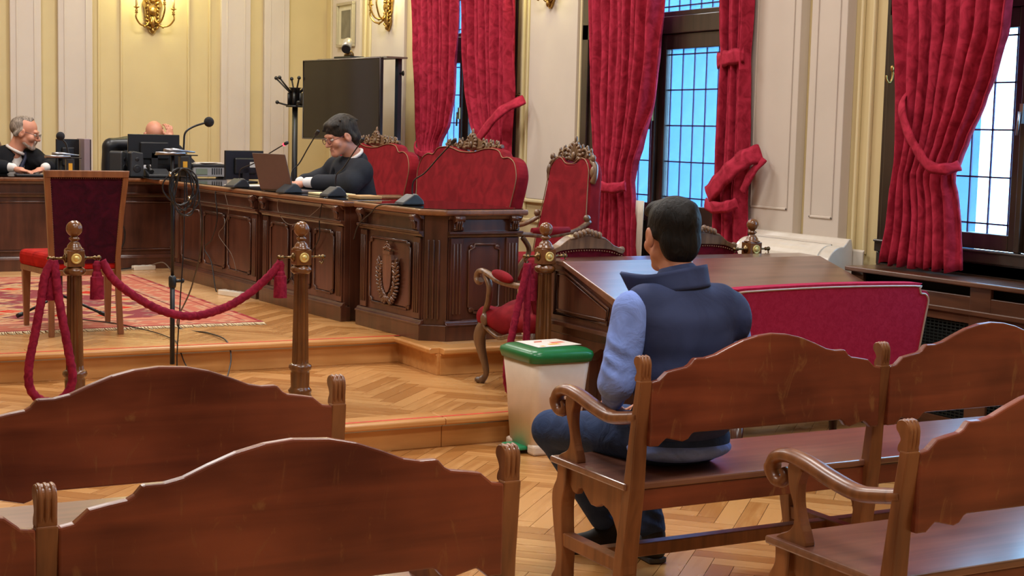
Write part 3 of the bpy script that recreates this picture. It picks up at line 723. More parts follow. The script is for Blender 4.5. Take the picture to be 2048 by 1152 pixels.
m = MB(); m.box(5.78, 5.80, 3.0, 6.5, 0, .83); m.build('shade_sheet', plain('painted_inner_shade', (10, 10, 12), .9), t)  # near-black sheet stands in for the shade behind the grilles

t = thing('air_conditioner', 'white floor-standing air conditioner against the wall between the windows', 'air conditioner', (5.8, 7.3, Z1), world=True)
pr = [(5.93, .15), (5.93, .93), (5.86, .945), (5.80, .93), (5.755, .88), (5.735, .80), (5.73, .60), (5.73, .15)]
m = MB(); m.prism(cat2(pr[:], 4), 6.80, 7.70, 'y'); m.build('casing', plain('ac_white', (205, 196, 182), .22, spec=.6), t, bevel=.006)
m = MB(); m.prism([(5.935, .15), (5.935, .92), (5.95, .93), (5.945, .9), (5.945, .15)], 6.72, 7.69, 'y'); m.build('rear_panel', MATS['ac_white'], t, bevel=.004)
m = MB(); m.prism(cat2([(5.86, .95), (5.795, .936), (5.748, .885), (5.726, .80), (5.735, .80), (5.757, .88), (5.802, .928), (5.86, .942)], 3), 6.90, 7.66, 'y'); m.build('outlet_cover', plain('ac_gloss', (222, 214, 200), .12, spec=.7), t)
m = MB(); m.tube([(5.856, 6.9, .9475), (5.856, 7.66, .9475)], .003, 5); m.tube([(5.727, 6.9, .80), (5.727, 7.66, .80)], .003, 5); m.build('seam', M_black, t)

# ------------------------------------------------------------------ pedal bin
t = thing('pedal_bin', 'white pedal bin with a green lid standing by the step', 'bin', (3.73, 6.42, 0), world=True); t.location.x -= .065
def rrect(cx, cy, a, b, r, n=5):
    P = []
    for sx, sy, a0 in ((1, 1, 0), (-1, 1, pi/2), (-1, -1, pi), (1, -1, 3*pi/2)):
        for k in range(n+1): an = a0+pi/2*k/n; P.append((cx+sx*(a-r)+r*cos(an), cy+sy*(b-r)+r*sin(an)))
    return P
def loft(m, rings, smooth=True, cap=(True, True)):
    n = len(rings[0]); vs = [p for r in rings for p in r]; fs = []
    for i in range(len(rings)-1):
        for k in range(n): fs.append((i*n+k, i*n+(k+1) % n, (i+1)*n+(k+1) % n, (i+1)*n+k))
    m.add(vs, fs, smooth); k0 = len(m.v)-len(vs)
    if cap[0]: m.f.append(tuple(k0+n-1-i for i in range(n))); m.s.append(False)
    if cap[1]: m.f.append(tuple(k0+(len(rings)-1)*n+i for i in range(n))); m.s.append(False)
    return m
bc = (3.765, 6.445)
m = MB(); loft(m, [[(x, y, z) for x, y in rrect(bc[0], bc[1], a, b, .04)] for z, a, b in ((.035, .135, .135), (.30, .15, .155), (.46, .163, .172))])
m.build('bucket', plain('bin_white', (222, 204, 184), .42), t)
m = MB()
for y0, y1 in ((6.30, 6.37), (6.52, 6.59)): m.box(3.625, 3.90, y0, y1, 0, .05)
m.box(3.70, 3.90, 6.30, 6.59, 0, .05)
m.build('foot', MATS['bin_white'], t, bevel=.012)
M_grn = plain('bin_green', (16, 108, 58), .3)
m = MB(); loft(m, [[(x, y, z) for x, y in rrect(bc[0], bc[1], a, b, .05)] for z, a, b in ((.455, .172, .182), (.485, .180, .190), (.502, .176, .186), (.516, .155, .165), (.522, .11, .12))])
m.build('lid', M_grn, t)
m = MB(); loft(m, [[(x, y, z) for x, y in rrect(3.60, 6.445, a, b, .02)] for z, a, b in ((.020, .045, .075), (.035, .04, .07))]); m.build('pedal', plain('pedal_green', (40, 150, 100), .3), t)
# sheet on the lid
t = thing('paper_sheet', 'printed white sheet lying on the green bin lid', 'paper', (3.79, 6.47, .525), world=True); t.location.x -= .065
m = MB(); m.prism([(3.66, 6.34), (3.92, 6.37), (3.90, 6.585), (3.66, 6.57)], .5235, .5250, 'z'); m.build('sheet', plain('paper', (235, 228, 220), .5), t)
for q, c in (([(3.72, 6.49), (3.77, 6.50), (3.79, 6.54), (3.74, 6.53)], (200, 120, 100)), ([(3.80, 6.45), (3.88, 6.46), (3.87, 6.49), (3.80, 6.48)], (222, 104, 66)), ([(3.69, 6.36), (3.715, 6.362), (3.713, 6.385), (3.69, 6.38)], (225, 170, 60)), ([(3.76, 6.40), (3.83, 6.41), (3.82, 6.44), (3.76, 6.43)], (170, 170, 200))):
    m = MB(); m.prism(q, .5250, .5256, 'z'); m.build('print', plain('print_%d' % c[1], c, .6), t)
M_carv = wood('carved_walnut', (70, 46, 30), (138, 104, 74), .38, 1.2, 2, .3)
M_gilt = plain('nailhead_trim', (142, 104, 76), .45, metal=.4)
def mirror_add(m, fn):
    fn(m, 1); fn(m, -1)
def crest(m, hw, h, M, base=lambda u: 0, plume=1.0, d=.02):
    """openwork acanthus crest in the local x-z plane, centre on x=0; base(u) bottom line"""
    us = [k/12 for k in range(13)]
    up_ = [(hw*u, base(u)+h*(.22+.62*math.exp(-(u/.30)**2)+.18*max(0, sin((u-.25)*9))*(u < .95))*(1 if u < .9 else .5)) for u in us]
    lo_ = [(hw*u, base(u)) for u in us]
    m.prism([(-x, z) for x, z in reversed(up_)]+up_[1:]+list(reversed(lo_))+[(-x, z) for x, z in lo_[1:]], -.008, .016, 'y', M)
    for sg in (-1, 1):
        pts = [(sg*hw*u, 0, base(u)+.012) for u in [0, .2, .4, .6, .8, 1.0]]
        m.tube(catmull(pts, 4), .014, 8, M=M)
        # big centre fan
        for k in range(5):
            a = radians(9+k*18)*sg; L = h*(.92-.08*k)*plume
            P = [(0.004*sg, 0, .02), (sin(a)*L*.45, -d*.4, .02+cos(a)*L*.5), (sin(a)*L*.85, -d*.8, .02+cos(a)*L*.92), (sin(a)*L*1.02+sg*.012, -d*1.4, .01+cos(a)*L*.86)]
            m.tube(catmull(P, 4), [.015]*4+[.019]*4+[.014]*4+[.008], 7, M=M, flat=1.0)
        # side scrolls
        for c0, s in ((.42, 1.0), (.66, .78), (.86, .6)):
            cx = sg*hw*c0; r = h*.30*s; z0 = base(c0)+r*.7
            P = [(cx+sg*r*1.3*cos(t_)*(1-t_*.13), -d*.5, z0+r*sin(t_)*(1-t_*.13)) for t_ in [x*.55-1.2 for x in range(11)]]
            m.tube(P, [.011*s+.002]*11, 6, M=M); m.ball((cx, -d*.8, z0), r*.35, 8, M=M)
            m.ball((cx+sg*r*.9, -d*.6, z0+r*1.0), (.012, .010, .018), 6, M=M); m.ball((cx-sg*r*.6, -d*.6, z0+r*1.15), (.010, .010, .020), 6, M=M)
    m.ball((0, -d, h*plume+.02), (.012, .010, .028), 8, M=M); m.ball((0, -d*1.3, h*.35), (.022, .012, .028), 8, M=M)
    return m
def outline_pad(name, poly, a, b, M, mat, parent, bev=.02):
    m = MB(); m.prism(poly, a, b, 'y', M); return m.build(name, mat, parent, bevel=bev, seg=3)
def cabriole(m, x, y, z0, h, dx, dy, s=1.0):
    """carved curved leg, knee towards (dx,dy)"""
    P = [(x, y, z0+h), (x+dx*.035, y+dy*.035, z0+h*.86), (x+dx*.05, y+dy*.05, z0+h*.72), (x+dx*.03, y+dy*.03, z0+h*.5), (x+dx*.0, y+dy*.0, z0+h*.28), (x-dx*.005, y-dy*.005, z0+h*.14), (x+dx*.03, y+dy*.03, z0+h*.045), (x+dx*.045, y+dy*.045, z0+.004)]
    r = [.034, .040, .036, .026, .019, .016, .024, .018]
    Q = catmull(P, 4); R = [interp([(i*4, r[i]*s) for i in range(8)], k) for k in range(len(Q))]
    m.tube(Q, R, 10); m.ball((x+dx*.062, y+dy*.062, z0+h*.76), .020*s, 8); m.ball((x+dx*.05, y+dy*.05, z0+.018), (.026*s, .026*s, .018), 8)
    m.tube([(x+dx*.075, y+dy*.075, z0+h*.84), (x+dx*.085, y+dy*.085, z0+h*.70), (x+dx*.06, y+dy*.06, z0+h*.5)], [.006, .009, .004], 6)
    return m
def arm_scroll(m, P, r=.02):
    Q = catmull(P, 5); m.tube(Q, [r*(1 if k < len(Q)*.75 else 1.05) for k in range(len(Q))], 10, flat=.8); return m

# ---- two wide red settees with carved crests behind the desk (local: back along x, front towards -y)
def settee(label, loc, rz):
    t = thing('settee', label, 'settee', loc, rz, 'wide red velvet settees with carved crests behind the desk'); t.scale = (.935, 1, 1)
    H = 1.12
    half = [(0, 1.095), (.14, 1.100), (.30, 1.125), (.44, 1.130), (.56, 1.115), (.62, 1.075), (.66, 1.065), (.74, 1.07), (.84, 1.035), (.90, .95), (.90, .86), (.86, .70), (.80, .45)]
    hp = cat2(half, 3); poly = [(-x, z) for x, z in reversed(hp)]+hp[1:]
    rake = Matrix.Translation((0, .10, .45)) @ Matrix.Rotation(radians(-7), 4, 'X') @ Matrix.Translation((0, 0, -.45))
    outline_pad('backrest', poly, -.05, .05, rake, M_vel, t, .02)
    m = MB(); m.tube([(x*.985, -.052, z*.99+.002) for x, z in poly], .0038, 6, M=rake); m.build('braid', M_gilt, t)
    m = MB(); crest(m, .50, .12, rake @ Matrix.Translation((0, 0, 1.105)), lambda u: .03*u); m.build('carved_crest', M_carv, t)
    m = MB(); m.prism([(-.86, -.50), (.86, -.50), (.84, .08), (-.84, .08)], .30, .45, 'z'); m.build('seat', M_vel, t, bevel=.05, seg=3)
    for sg in (-1, 1):
        m = MB(); arm_scroll(m, [(sg*.87, .05, .70), (sg*.90, -.15, .70), (sg*.90, -.38, .69), (sg*.90, -.45, .65), (sg*.90, -.42, .62)]); arm_scroll(m, [(sg*.90, -.38, .66), (sg*.88, -.33, .55), (sg*.87, -.40, .36)]); m.build('armrest', M_carv, t)
        for y in (-.46, .06):
            m = MB(); cabriole(m, sg*.82, y, 0, .32, sg*.7, -.7 if y < 0 else .7); m.build('leg', M_carv, t)
    return t
settee('wide red settee behind the end desk top, right of the man with the laptop', (5.10, 10.40, Z2), -pi/2)
settee('wide red settee directly behind the dark-haired man, below the television', (5.10, 12.24, Z2), -pi/2)

# ---- tall throne chair
t = thing('throne_chair', 'tall narrow red velvet chair with carved dark crest beside the middle window curtain', 'chair', (5.04, 8.80, Z2), -pi/2)
half = [(0, 1.045), (.06, 1.05), (.13, 1.085), (.20, 1.075), (.255, 1.02), (.27, .94), (.29, .80), (.325, .60), (.35, .40)]
hp = cat2(half, 3); poly = [(-x, z) for x, z in reversed(hp)]+hp[1:]
rake = Matrix.Translation((0, .12, .4)) @ Matrix.Rotation(radians(-7), 4, 'X') @ Matrix.Translation((0, 0, -.4))
outline_pad('backrest', poly, -.045, .06, rake, M_vel, t, .02)
m = MB(); m.tube([(x*.98, -.047, z) for x, z in poly], .0038, 6, M=rake); m.build('braid', M_gilt, t)
m = MB(); crest(m, .26, .135, rake @ Matrix.Translation((0, 0, 1.055)), lambda u: .035*sin(u*pi)-.06*max(0, u-.7)/.3)
for sg in (-1, 1): m.tube(catmull([(sg*.24, -.02, 1.07), (sg*.285, -.02, 1.04), (sg*.295, -.02, .97), (sg*.28, -.02, .93)], 3), .020, 8, M=rake); m.ball((sg*.285, -.035, 1.0), (.022, .015, .04), 8, M=rake); m.ball((sg*.265, -.03, 1.09), (.025, .015, .025), 8, M=rake)
m.build('carved_crest', M_carv, t)
m = MB(); m.prism([(-.34, -.48), (.34, -.48), (.30, .08), (-.30, .08)], .30, .44, 'z'); m.build('seat', M_vel, t, bevel=.05, seg=3)
for sg in (-1, 1):
    m = MB(); arm_scroll(m, [(sg*.33, .12, .68), (sg*.35, .0, .62), (sg*.37, -.2, .595), (sg*.37, -.38, .605), (sg*.37, -.46, .60), (sg*.37, -.49, .57), (sg*.37, -.46, .545)], .021); arm_scroll(m, [(sg*.37, -.40, .59), (sg*.36, -.34, .50), (sg*.35, -.40, .40), (sg*.34, -.42, .34)], .019); m.ball((sg*.33, .10, .70), .025, 8); m.build('armrest', M_carv, t)
    m = MB(); m.tube([(sg*.36, -.05, .63), (sg*.37, -.2, .62), (sg*.37, -.33, .625)], [.02, .032, .02], 8); m.build('arm_pad', M_vel, t)
    for y in (-.43, .08):
        m = MB(); cabriole(m, sg*.30, y, 0, .32, sg*.7, -.7 if y < 0 else .7); m.build('leg', M_carv, t)

# ---- two low armchairs with carved crests behind the sloping desk; they face +y (towards the judges)
def armchair(label, loc, rz=0):
    t = thing('armchair', label, 'chair', loc, rz, 'low carved red armchairs behind the sloping desk')
    half = [(0, .80), (.15, .80), (.24, .775), (.285, .70), (.30, .62), (.285, .50), (.25, .40)]
    hp = cat2(half, 3); poly = [(-x, z) for x, z in reversed(hp)]+hp[1:]
    rake = Matrix.Translation((0, .02, .4)) @ Matrix.Rotation(radians(5), 4, 'X') @ Matrix.Translation((0, 0, -.4))
    outline_pad('backrest', poly, -.03, .045, rake, velvet('maroon_back', (84, 8, 24), (110, 14, 34), 20), t, .015)
    m = MB(); pr = [(-.215, .765), (-.225, .79), (-.20, .80), (-.16, .815), (-.12, .845), (-.07, .865), (.07, .865), (.12, .845), (.16, .815), (.20, .80), (.225, .79), (.215, .765), (.14, .79), (.0, .797), (-.14, .79)]
    pr = [(x*1.05, z) for x, z in pr]
    m.prism(cat2(pr, 3, True), -.04, .03, 'y', rake)
    for k in range(-3, 4): m.ball((k*.024, -.035, .868+.022*(1-abs(k)/3.2)), (.016, .02, .020), 8, M=rake)
    m.tube([(-.11, -.035, .85), (0, -.04, .875), (.11, -.035, .85)], .008, 6, M=rake)
    for sg in (-1, 1): m.ball((sg*.232, -.02, .785), .02, 8, M=rake)
    m.build('carved_crest', M_carv, t, bevel=.004)
    m = MB()
    for k in range(29): u = k/28*2-1; m.ball((u*.225, -.036, .775-.02*abs(u)**3+.013*(1-u*u)), .0045, 5, M=rake)
    tag(m.build('nailheads', M_gilt, t), kind='stuff')
    # seat, bulging with serpentine rail
    s = SDF(.05); s.ell((0, .26, .43), (.31, .27, .075), k=.05); s.cap((-.28, .02, .38), (-.32, .48, .38), .045, .05); s.cap((.28, .02, .38), (.32, .48, .38), .045, .05); s.cap((-.30, .49, .37), (.30, .49, .37), .055, .055); s.cap((-.25, .03, .38), (.25, .03, .38), .05); s.ell((0, .26, .38), (.30, .25, .06)); s.ell((-.325, .27, .35), (.02, .12, .05)); s.ell((0, .53, .35), (.12, .02, .05))
    organic(s, .012).build('seat', M_vel, t)
    m = MB()
    for sg in (-1, 1):
        m.tube(catmull([(sg*.345, .50, .345), (sg*.352, .40, .315), (sg*.352, .27, .285), (sg*.350, .15, .31), (sg*.33, .06, .315), (sg*.30, 0, .33)], 4), .013, 8)
    m.tube(catmull([(-.345, .52, .345), (-.2, .545, .31), (0, .56, .285), (.2, .545, .31), (.345, .52, .345)], 4), .013, 8); m.build('seat_rail', M_carv, t)
    for sg in (-1, 1):
        m = MB(); arm_scroll(m, [(sg*.30, -.0, .59), (sg*.33, .10, .585), (sg*.36, .25, .595), (sg*.365, .38, .625), (sg*.365, .46, .635), (sg*.365, .505, .62), (sg*.365, .515, .59), (sg*.365, .49, .57), (sg*.365, .47, .585)], .021)
        arm_scroll(m, [(sg*.365, .42, .62), (sg*.360, .375, .56), (sg*.355, .39, .48), (sg*.350, .43, .42), (sg*.345, .44, .36)], .020); m.ball((sg*.362, .42, .37), (.026, .03, .038), 8)
        a = m.build('armrest', M_carv, t)
        s = SDF(.01); s.ell((sg*.353, .24, .625), (.032, .115, .03), rot=(radians(7), 0, 0)); organic(s, .008).build('arm_pad', M_vel, t)
        m = MB(); cabriole(m, sg*.325, .47, 0, .35, sg*.5, .6); m.build('leg', M_carv, t)
        m = MB(); cabriole(m, sg*.27, .02, 0, .35, sg*.5, -.3, .85); m.build('leg', M_carv, t)
    return t
armchair('red armchair on the step with carved scroll arm, behind the pedal bin and rope', (4.24, 7.03, Z1))
armchair('low carved-crest armchair behind the sloping desk, right of the seated man\'s head', (5.12, 7.20, Z1+.0), radians(0))

# ---- straight red chair for the witness, seen from behind
t = thing('upright_chair', 'upright wooden chair with dark crimson back, seen from behind on the rug', 'chair', (2.04, 9.0, Z2+.0), 0)
M_ch = wood('chair_oak', (104, 56, 28), (150, 92, 52), .35, .8, 2, .25); m_maroon = velvet('maroon_cloth', (48, 6, 20), (68, 10, 28), 14, .4, .1)
rk = lambda z: -.0+.055*(max(0, z-.45)/.52)
def stile(sg):
    m = MB(); zs = [0, .2, .45, .7, .965]; ys = [-.035, -.01, .0, -.02, -.06]; xs = [.200, .195, .190, .205, .228]; vs = []
    for z, y, x in zip(zs, ys, xs): vs += [(sg*x-.016, y-.018, z), (sg*x+.016, y-.018, z), (sg*x+.016, y+.018, z), (sg*x-.016, y+.018, z)]
    fs = [(3, 2, 1, 0), (16, 17, 18, 19)]+[(i*4+k, i*4+(k+1) % 4, i*4+4+(k+1) % 4, i*4+4+k) for i in range(4) for k in range(4)]
    return m.add(vs, fs)
for sg in (-1, 1): stile(sg).build('rear_leg', M_ch, t, bevel=.003)
m = MB(); m.prism([(-.244, .965), (-.238, .925), (.238, .925), (.244, .965)], -.078, -.045, 'y'); m.build('top_rail', M_ch, t, bevel=.004)
m = MB(); m.add([(-.212, -.058, .925), (.212, -.058, .925), (.176, -.008, .42), (-.176, -.008, .42), (-.212, -.036, .925), (.212, -.036, .925), (.176, .012, .42), (-.176, .012, .42)], [(0, 3, 2, 1), (4, 5, 6, 7), (0, 1, 5, 4), (1, 2, 6, 5), (2, 3, 7, 6), (3, 0, 4, 7)]); m.build('back_cloth', m_maroon, t)
m = MB()
for k in range(34): m.ball((-.205+.41*k/33, -.060, .920), .0035, 4)
for sg in (-1, 1):
    for k in range(36): u = k/35; m.ball((sg*lerp(.207, .174, u), lerp(-.061, -.011, u), lerp(.915, .43, u)), .0035, 4)
tag(m.build('nailheads', M_gilt, t), kind='stuff')
m = MB(); m.prism([(-.20, 0), (.20, 0), (.285, .50), (-.285, .50)], .375, .475, 'z'); m.build('seat', velvet('orange_red_velvet', (150, 18, 18), (188, 34, 26), 8), t, bevel=.03, seg=3)
m = MB(); m.prism([(-.205, .0), (.205, .0), (.275, .49), (-.275, .49)], .35, .385, 'z'); m.build('seat_frame', M_ch, t, bevel=.004)
for sg in (-1, 1): m = MB(); m.add([(sg*.245+a*w_, .465+b*w_, z) for z, w_ in ((0, .014), (.36, .024)) for a, b in ((-1, -1), (1, -1), (1, 1), (-1, 1))], [(3, 2, 1, 0), (4, 5, 6, 7), (0, 1, 5, 4), (1, 2, 6, 5), (2, 3, 7, 6), (3, 0, 4, 7)]); m.build('front_leg', M_ch, t, bevel=.002)

# ------------------------------------------------------------------ rope posts and ropes
def rope_post(label, loc, H=.91, bs=1.0):
    t = thing('rope_post', label, 'rope post', loc, 0, 'fluted wooden posts of the rope barrier'); k = H/.91
    pf = wood('post_wood', (72, 40, 18), (128, 80, 40), .25, .8, 2, .4)
    m = MB(); m.lathe([(.060, 0), (.062, .012), (.056, .02), (.060, .03), (.062, .04), (.052, .052), (.048, .06), (.050, .13), (.047, .142), (.058, .15), (.061, .16), (.058, .172), (.044, .182)], n=20); m.build('base', pf, t)
    m = MB(); m.lathe([(.043, .178), (.043, .20), (.036, .645*k), (.036, .66*k)], n=28, flute=.16, fl=(.19, .655*k)); m.build('fluted_shaft', pf, t)
    m = MB(); m.lathe([(.040, .650*k), (.052, .660*k), (.056, .672*k), (.050, .684*k), (.038, .690*k), (.036, .70*k)], n=20); m.build('collar', pf, t)
    z0 = .695*k; m = MB(); m.box(-.042, .042, -.042, .042, z0, z0+.082); b = m.build('block', pf, t, bevel=.004)
    m = MB(); 
    R = Matrix.Translation((0, -.042, z0+.041)) @ Matrix.Rotation(pi/2, 4, 'X')
    m.lathe([(.026, 0), (.026, .005), (.022, .008), (.018, .005), (.013, .005), (.011, .009), (.004, .010)], n=18, M=R); m.build('rosette', plain('bright_brass', (222, 196, 120), .4, metal=.6), b)
    R = Matrix.Translation((-.042, 0, z0+.041)) @ Matrix.Rotation(-pi/2, 4, 'Y')
    for sx in (-1, 1):
        m = MB(); R = Matrix.Translation((sx*.042, 0, z0+.041)) @ Matrix.Rotation(sx*pi/2, 4, 'Y')
        m.lathe([(.024, 0), (.022, .006), (.010, .012), (.006, .018), (.005, .05), (.010, .055), (.010, .062), (.005, .066), (.012, .074), (.012, .082), (.004, .09)], n=12, M=R)
        m.tube([(sx*.115, 0, z0+.041), (sx*.122, 0, z0+.020), (sx*.112, 0, z0+.004), (sx*.100, 0, z0+.016)], .0045, 6); m.build('hook', M_bronze, b)
    z1 = z0+.082; m = MB(); m.lathe([(.046, z1-.001), (.046, z1+.006), (.036, z1+.010), (.033, z1+.022), (.022, z1+.036), (.014, z1+.042), (.018, z1+.046), (.026, z1+.052), (.026, z1+.058), (.015, z1+.064), (.014, z1+.07)], n=20)
    rb = .040*bs; m.ball((0, 0, z1+.064+rb), rb, 20); m.build('finial', pf, t)
    return t
rope_post('rope post in front of the witness chair, with ropes hooked on both sides', (1.672, 7.60, Z1))
rope_post('rope post standing between the microphone stand and the desk', (2.79, 7.43, Z1))
rope_post('rope post at the left corner of the sloping desk, behind the bin', (3.905, 6.84, Z1), .955, .88)
rope_post('rope post at the back of the sloping desk, before the white air conditioner', (5.385, 7.04, Z1), .955, .88)
def rope(m, pts, r=.019, k=10, tw=55):
    Q = catmull(pts, k); L = 0; vs = []; n = 12; prev = None
    for i, p in enumerate(Q):
        if i: L += (p-Q[i-1]).length
        t_ = (Q[min(i+1, len(Q)-1)]-Q[max(i-1, 0)]).normalized()
        if prev is None: a = Vector((0, 1, 0)); prev = (a-t_*a.dot(t_)).normalized()
        else: prev = (prev-t_*prev.dot(t_)).normalized()
        v = t_.cross(prev)
        for j in range(n):
            an = 2*pi*j/n; rr = r*(1+.10*cos(3*(an)-tw*L*3)); vs.append(p+prev*cos(an)*rr+v*sin(an)*rr)
    fs = [(i*n+j, i*n+(j+1) % n, (i+1)*n+(j+1) % n, (i+1)*n+j) for i in range(len(Q)-1) for j in range(n)]
    m.add(vs, fs, True); k0 = len(m.v)-len(vs); m.f += [tuple(k0+n-1-j for j in range(n)), tuple(k0+(len(Q)-1)*n+j for j in range(n))]; m.s += [False]*2
    return m
def tassel(parent, x, y, z, s=1.0):
    m = MB(); m.lathe([(.012*s, 0), (.022*s, -.02*s), (.018*s, -.05*s), (.024*s, -.06*s), (.026*s, -.075*s), (.0325*s, -.08*s), (.034*s, -.16*s), (.035*s, -.19*s)], (x, y, z), 20, flute=.05, fl=(z-1, z+1)); 
    return m.build('tassel', M_rope, parent)
t = thing('barrier_rope', 'thick crimson rope sagging between the two front posts, tassel at each end', 'rope', (2.24, 7.5, Z1), world=True)
z_ = Z1+.695+.045
m = MB(); rope(m, [(1.80, 7.57, .872), (1.86, 7.54, .77), (2.0, 7.53, .665), (2.12, 7.51, .608), (2.25, 7.50, .590), (2.40, 7.48, .63), (2.52, 7.46, .70), (2.62, 7.44, .79), (2.68, 7.43, .862)], .021, 9); m.build('rope', M_rope, t)
tassel(t, 1.775, 7.57, .872, 1.0); tassel(t, 2.677, 7.43, .868, 1.0)
t = thing('barrier_rope', 'doubled crimson rope hanging in a long loop from the left post hook', 'rope', (1.53, 7.58, Z1), world=True)
m = MB(); rope(m, [(1.565, 7.58, .875), (1.525, 7.575, .80), (1.505, 7.57, .68), (1.475, 7.57, .52), (1.445, 7.57, .36), (1.452, 7.57, .25), (1.51, 7.57, .19), (1.59, 7.53, .20), (1.640, 7.51, .29), (1.620, 7.51, .45), (1.590, 7.53, .64), (1.575, 7.56, .80), (1.57, 7.58, .875)], .021, 8); m.build('rope', M_rope, t)
tassel(t, 1.553, 7.60, .872, 1.0)
t = thing('barrier_rope', 'crimson rope hanging from the post before the red armchair into the bin\'s shade', 'rope', (3.75, 6.84, Z1), world=True)
m = MB(); rope(m, [(3.795, 6.83, .885), (3.780, 6.83, .80), (3.745, 6.83, .66), (3.71, 6.82, .52), (3.685, 6.82, .38), (3.69, 6.82, .26), (3.74, 6.82, .18), (3.79, 6.83, .24), (3.805, 6.84, .42), (3.805, 6.84, .62), (3.805, 6.84, .80), (3.80, 6.84, .885)], .019, 8); m.build('rope', M_rope, t)
tassel(t, 3.825, 6.86, .88, 1.0)
t = thing('barrier_rope', 'short end of crimson rope behind the top edge of the sloping desk', 'rope', (4.1, 6.99, Z1), world=True)
m = MB(); rope(m, [(4.03, 6.865, .898), (4.06, 6.90, .86), (4.10, 6.985, .80), (4.2, 6.985, .68), (4.5, 6.985, .55), (4.9, 6.985, .60), (5.2, 6.99, .75), (5.265, 7.03, .89)], .019, 8); m.build('rope', M_rope, t)

# ------------------------------------------------------------------ rug
def rug_mat():
    m, nt, b = _mat('rug'); b.inputs['Roughness'].default_value = .95; b.inputs['Specular IOR Level'].default_value = .1
    tc = N(nt, 'ShaderNodeTexCoord'); sp = N(nt, 'ShaderNodeSeparateXYZ'); nt.links.new(tc.outputs['Object'], sp.inputs[0])
    def mth(op, a, b_=None, c=None):
        n = N(nt, 'ShaderNodeMath', operation=op)
        for i, v in enumerate((a, b_, c)):
            if v is None: continue
            if hasattr(v, 'links') or hasattr(v, 'is_output'): nt.links.new(v, n.inputs[i])
            else: n.inputs[i].default_value = v
        return n.outputs[0]
    ax = mth('ABSOLUTE', sp.outputs[0]); ay = mth('ABSOLUTE', sp.outputs[1])
    d = mth('MINIMUM', mth('SUBTRACT', 1.25, ax), mth('SUBTRACT', 1.62, ay))      # distance to the rug's rim
    n = N(nt, 'ShaderNodeTexNoise'); n.inputs['Scale'].default_value = 7; n.inputs['Detail'].default_value = 1; nt.links.new(tc.outputs['Object'], n.inputs['Vector'])
    v = N(nt, 'ShaderNodeTexVoronoi'); v.inputs['Scale'].default_value = 9; v.distance = 'MANHATTAN'; nt.links.new(tc.outputs['Object'], v.inputs['Vector'])
    v2 = N(nt, 'ShaderNodeTexVoronoi'); v2.inputs['Scale'].default_value = 3.2; v2.distance = 'MANHATTAN'; nt.links.new(tc.outputs['Object'], v2.inputs['Vector'])
    fld = ramp(nt, v2.outputs['Distance'], [(.0, rgb((186, 38, 22))), (.34, rgb((190, 44, 26))), (.38, rgb((190, 160, 120))), (.50, rgb((96, 50, 64))), (.55, rgb((186, 152, 112))), (.78, rgb((110, 60, 70)))])
    for e in fld.node.color_ramp.elements: pass
    fld.node.color_ramp.interpolation = 'CONSTANT'
    det = ramp(nt, v.outputs['Distance'], [(0, rgb((70, 30, 50))), (.28, rgb((196, 160, 124))), (.6, rgb((170, 70, 60)))]); det.node.color_ramp.interpolation = 'CONSTANT'
    mx = N(nt, 'ShaderNodeMix'); mx.data_type = 'RGBA'; mx.inputs[0].default_value = .3; nt.links.new(fld, mx.inputs[6]); nt.links.new(det, mx.inputs[7])
    bd = ramp(nt, d, [(0, rgb((120, 34, 50))), (.03, rgb((190, 130, 104))), (.09, rgb((110, 44, 54))), (.105, rgb((186, 124, 100))), (.26, rgb((180, 150, 124))), (.30, rgb((96, 38, 52))), (.32, rgb((196, 150, 118))), (.42, rgb((140, 46, 46)))])
    bd.node.color_ramp.interpolation = 'CONSTANT'
    mb = N(nt, 'ShaderNodeMix'); mb.data_type = 'RGBA'; mb.inputs[0].default_value = .4; nt.links.new(bd, mb.inputs[6]); nt.links.new(det, mb.inputs[7])
    g = mth('GREATER_THAN', d, .44); fx = N(nt, 'ShaderNodeMix'); fx.data_type = 'RGBA'; nt.links.new(g, fx.inputs[0]); nt.links.new(mb.outputs[2], fx.inputs[6]); nt.links.new(mx.outputs[2], fx.inputs[7])
    nt.links.new(fx.outputs[2], b.inputs['Base Color'])
    n3 = N(nt, 'ShaderNodeTexNoise'); n3.inputs['Scale'].default_value = 180; nt.links.new(tc.outputs['Object'], n3.inputs['Vector']); bump(nt, b, n3.outputs[0], .4, .003); return m
t = thing('rug', 'patterned red and cream rug with a pale fringe on the platform', 'rug', (1.96, 10.82, Z2), 0)
m = MB(); m.box(-1.25, 1.25, -1.62, 1.62, 0.001, .010); m.build('pile', rug_mat(), t)
m = MB()
for k in range(250):
    x = -1.25+.01*k; dx = random.uniform(-.012, .012)
    m.add([(x, -1.62, .002), (x+.007, -1.62, .002), (x+.006+dx, -1.70-random.random()*.02, .001), (x+.001+dx, -1.70, .001), (x, -1.62, .009), (x+.007, -1.62, .009)], [(0, 3, 2, 1), (4, 5, 2, 3)], True)
    m.add([(x, 1.62, .002), (x+.007, 1.62, .002), (x+.006+dx, 1.70, .001), (x+.001+dx, 1.70, .001), (x, 1.62, .009), (x+.007, 1.62, .009)], [(0, 1, 2, 3), (4, 3, 2, 5)], True)
tag(m.build('fringe', plain('fringe', (222, 200, 160), .9), t), kind='stuff')

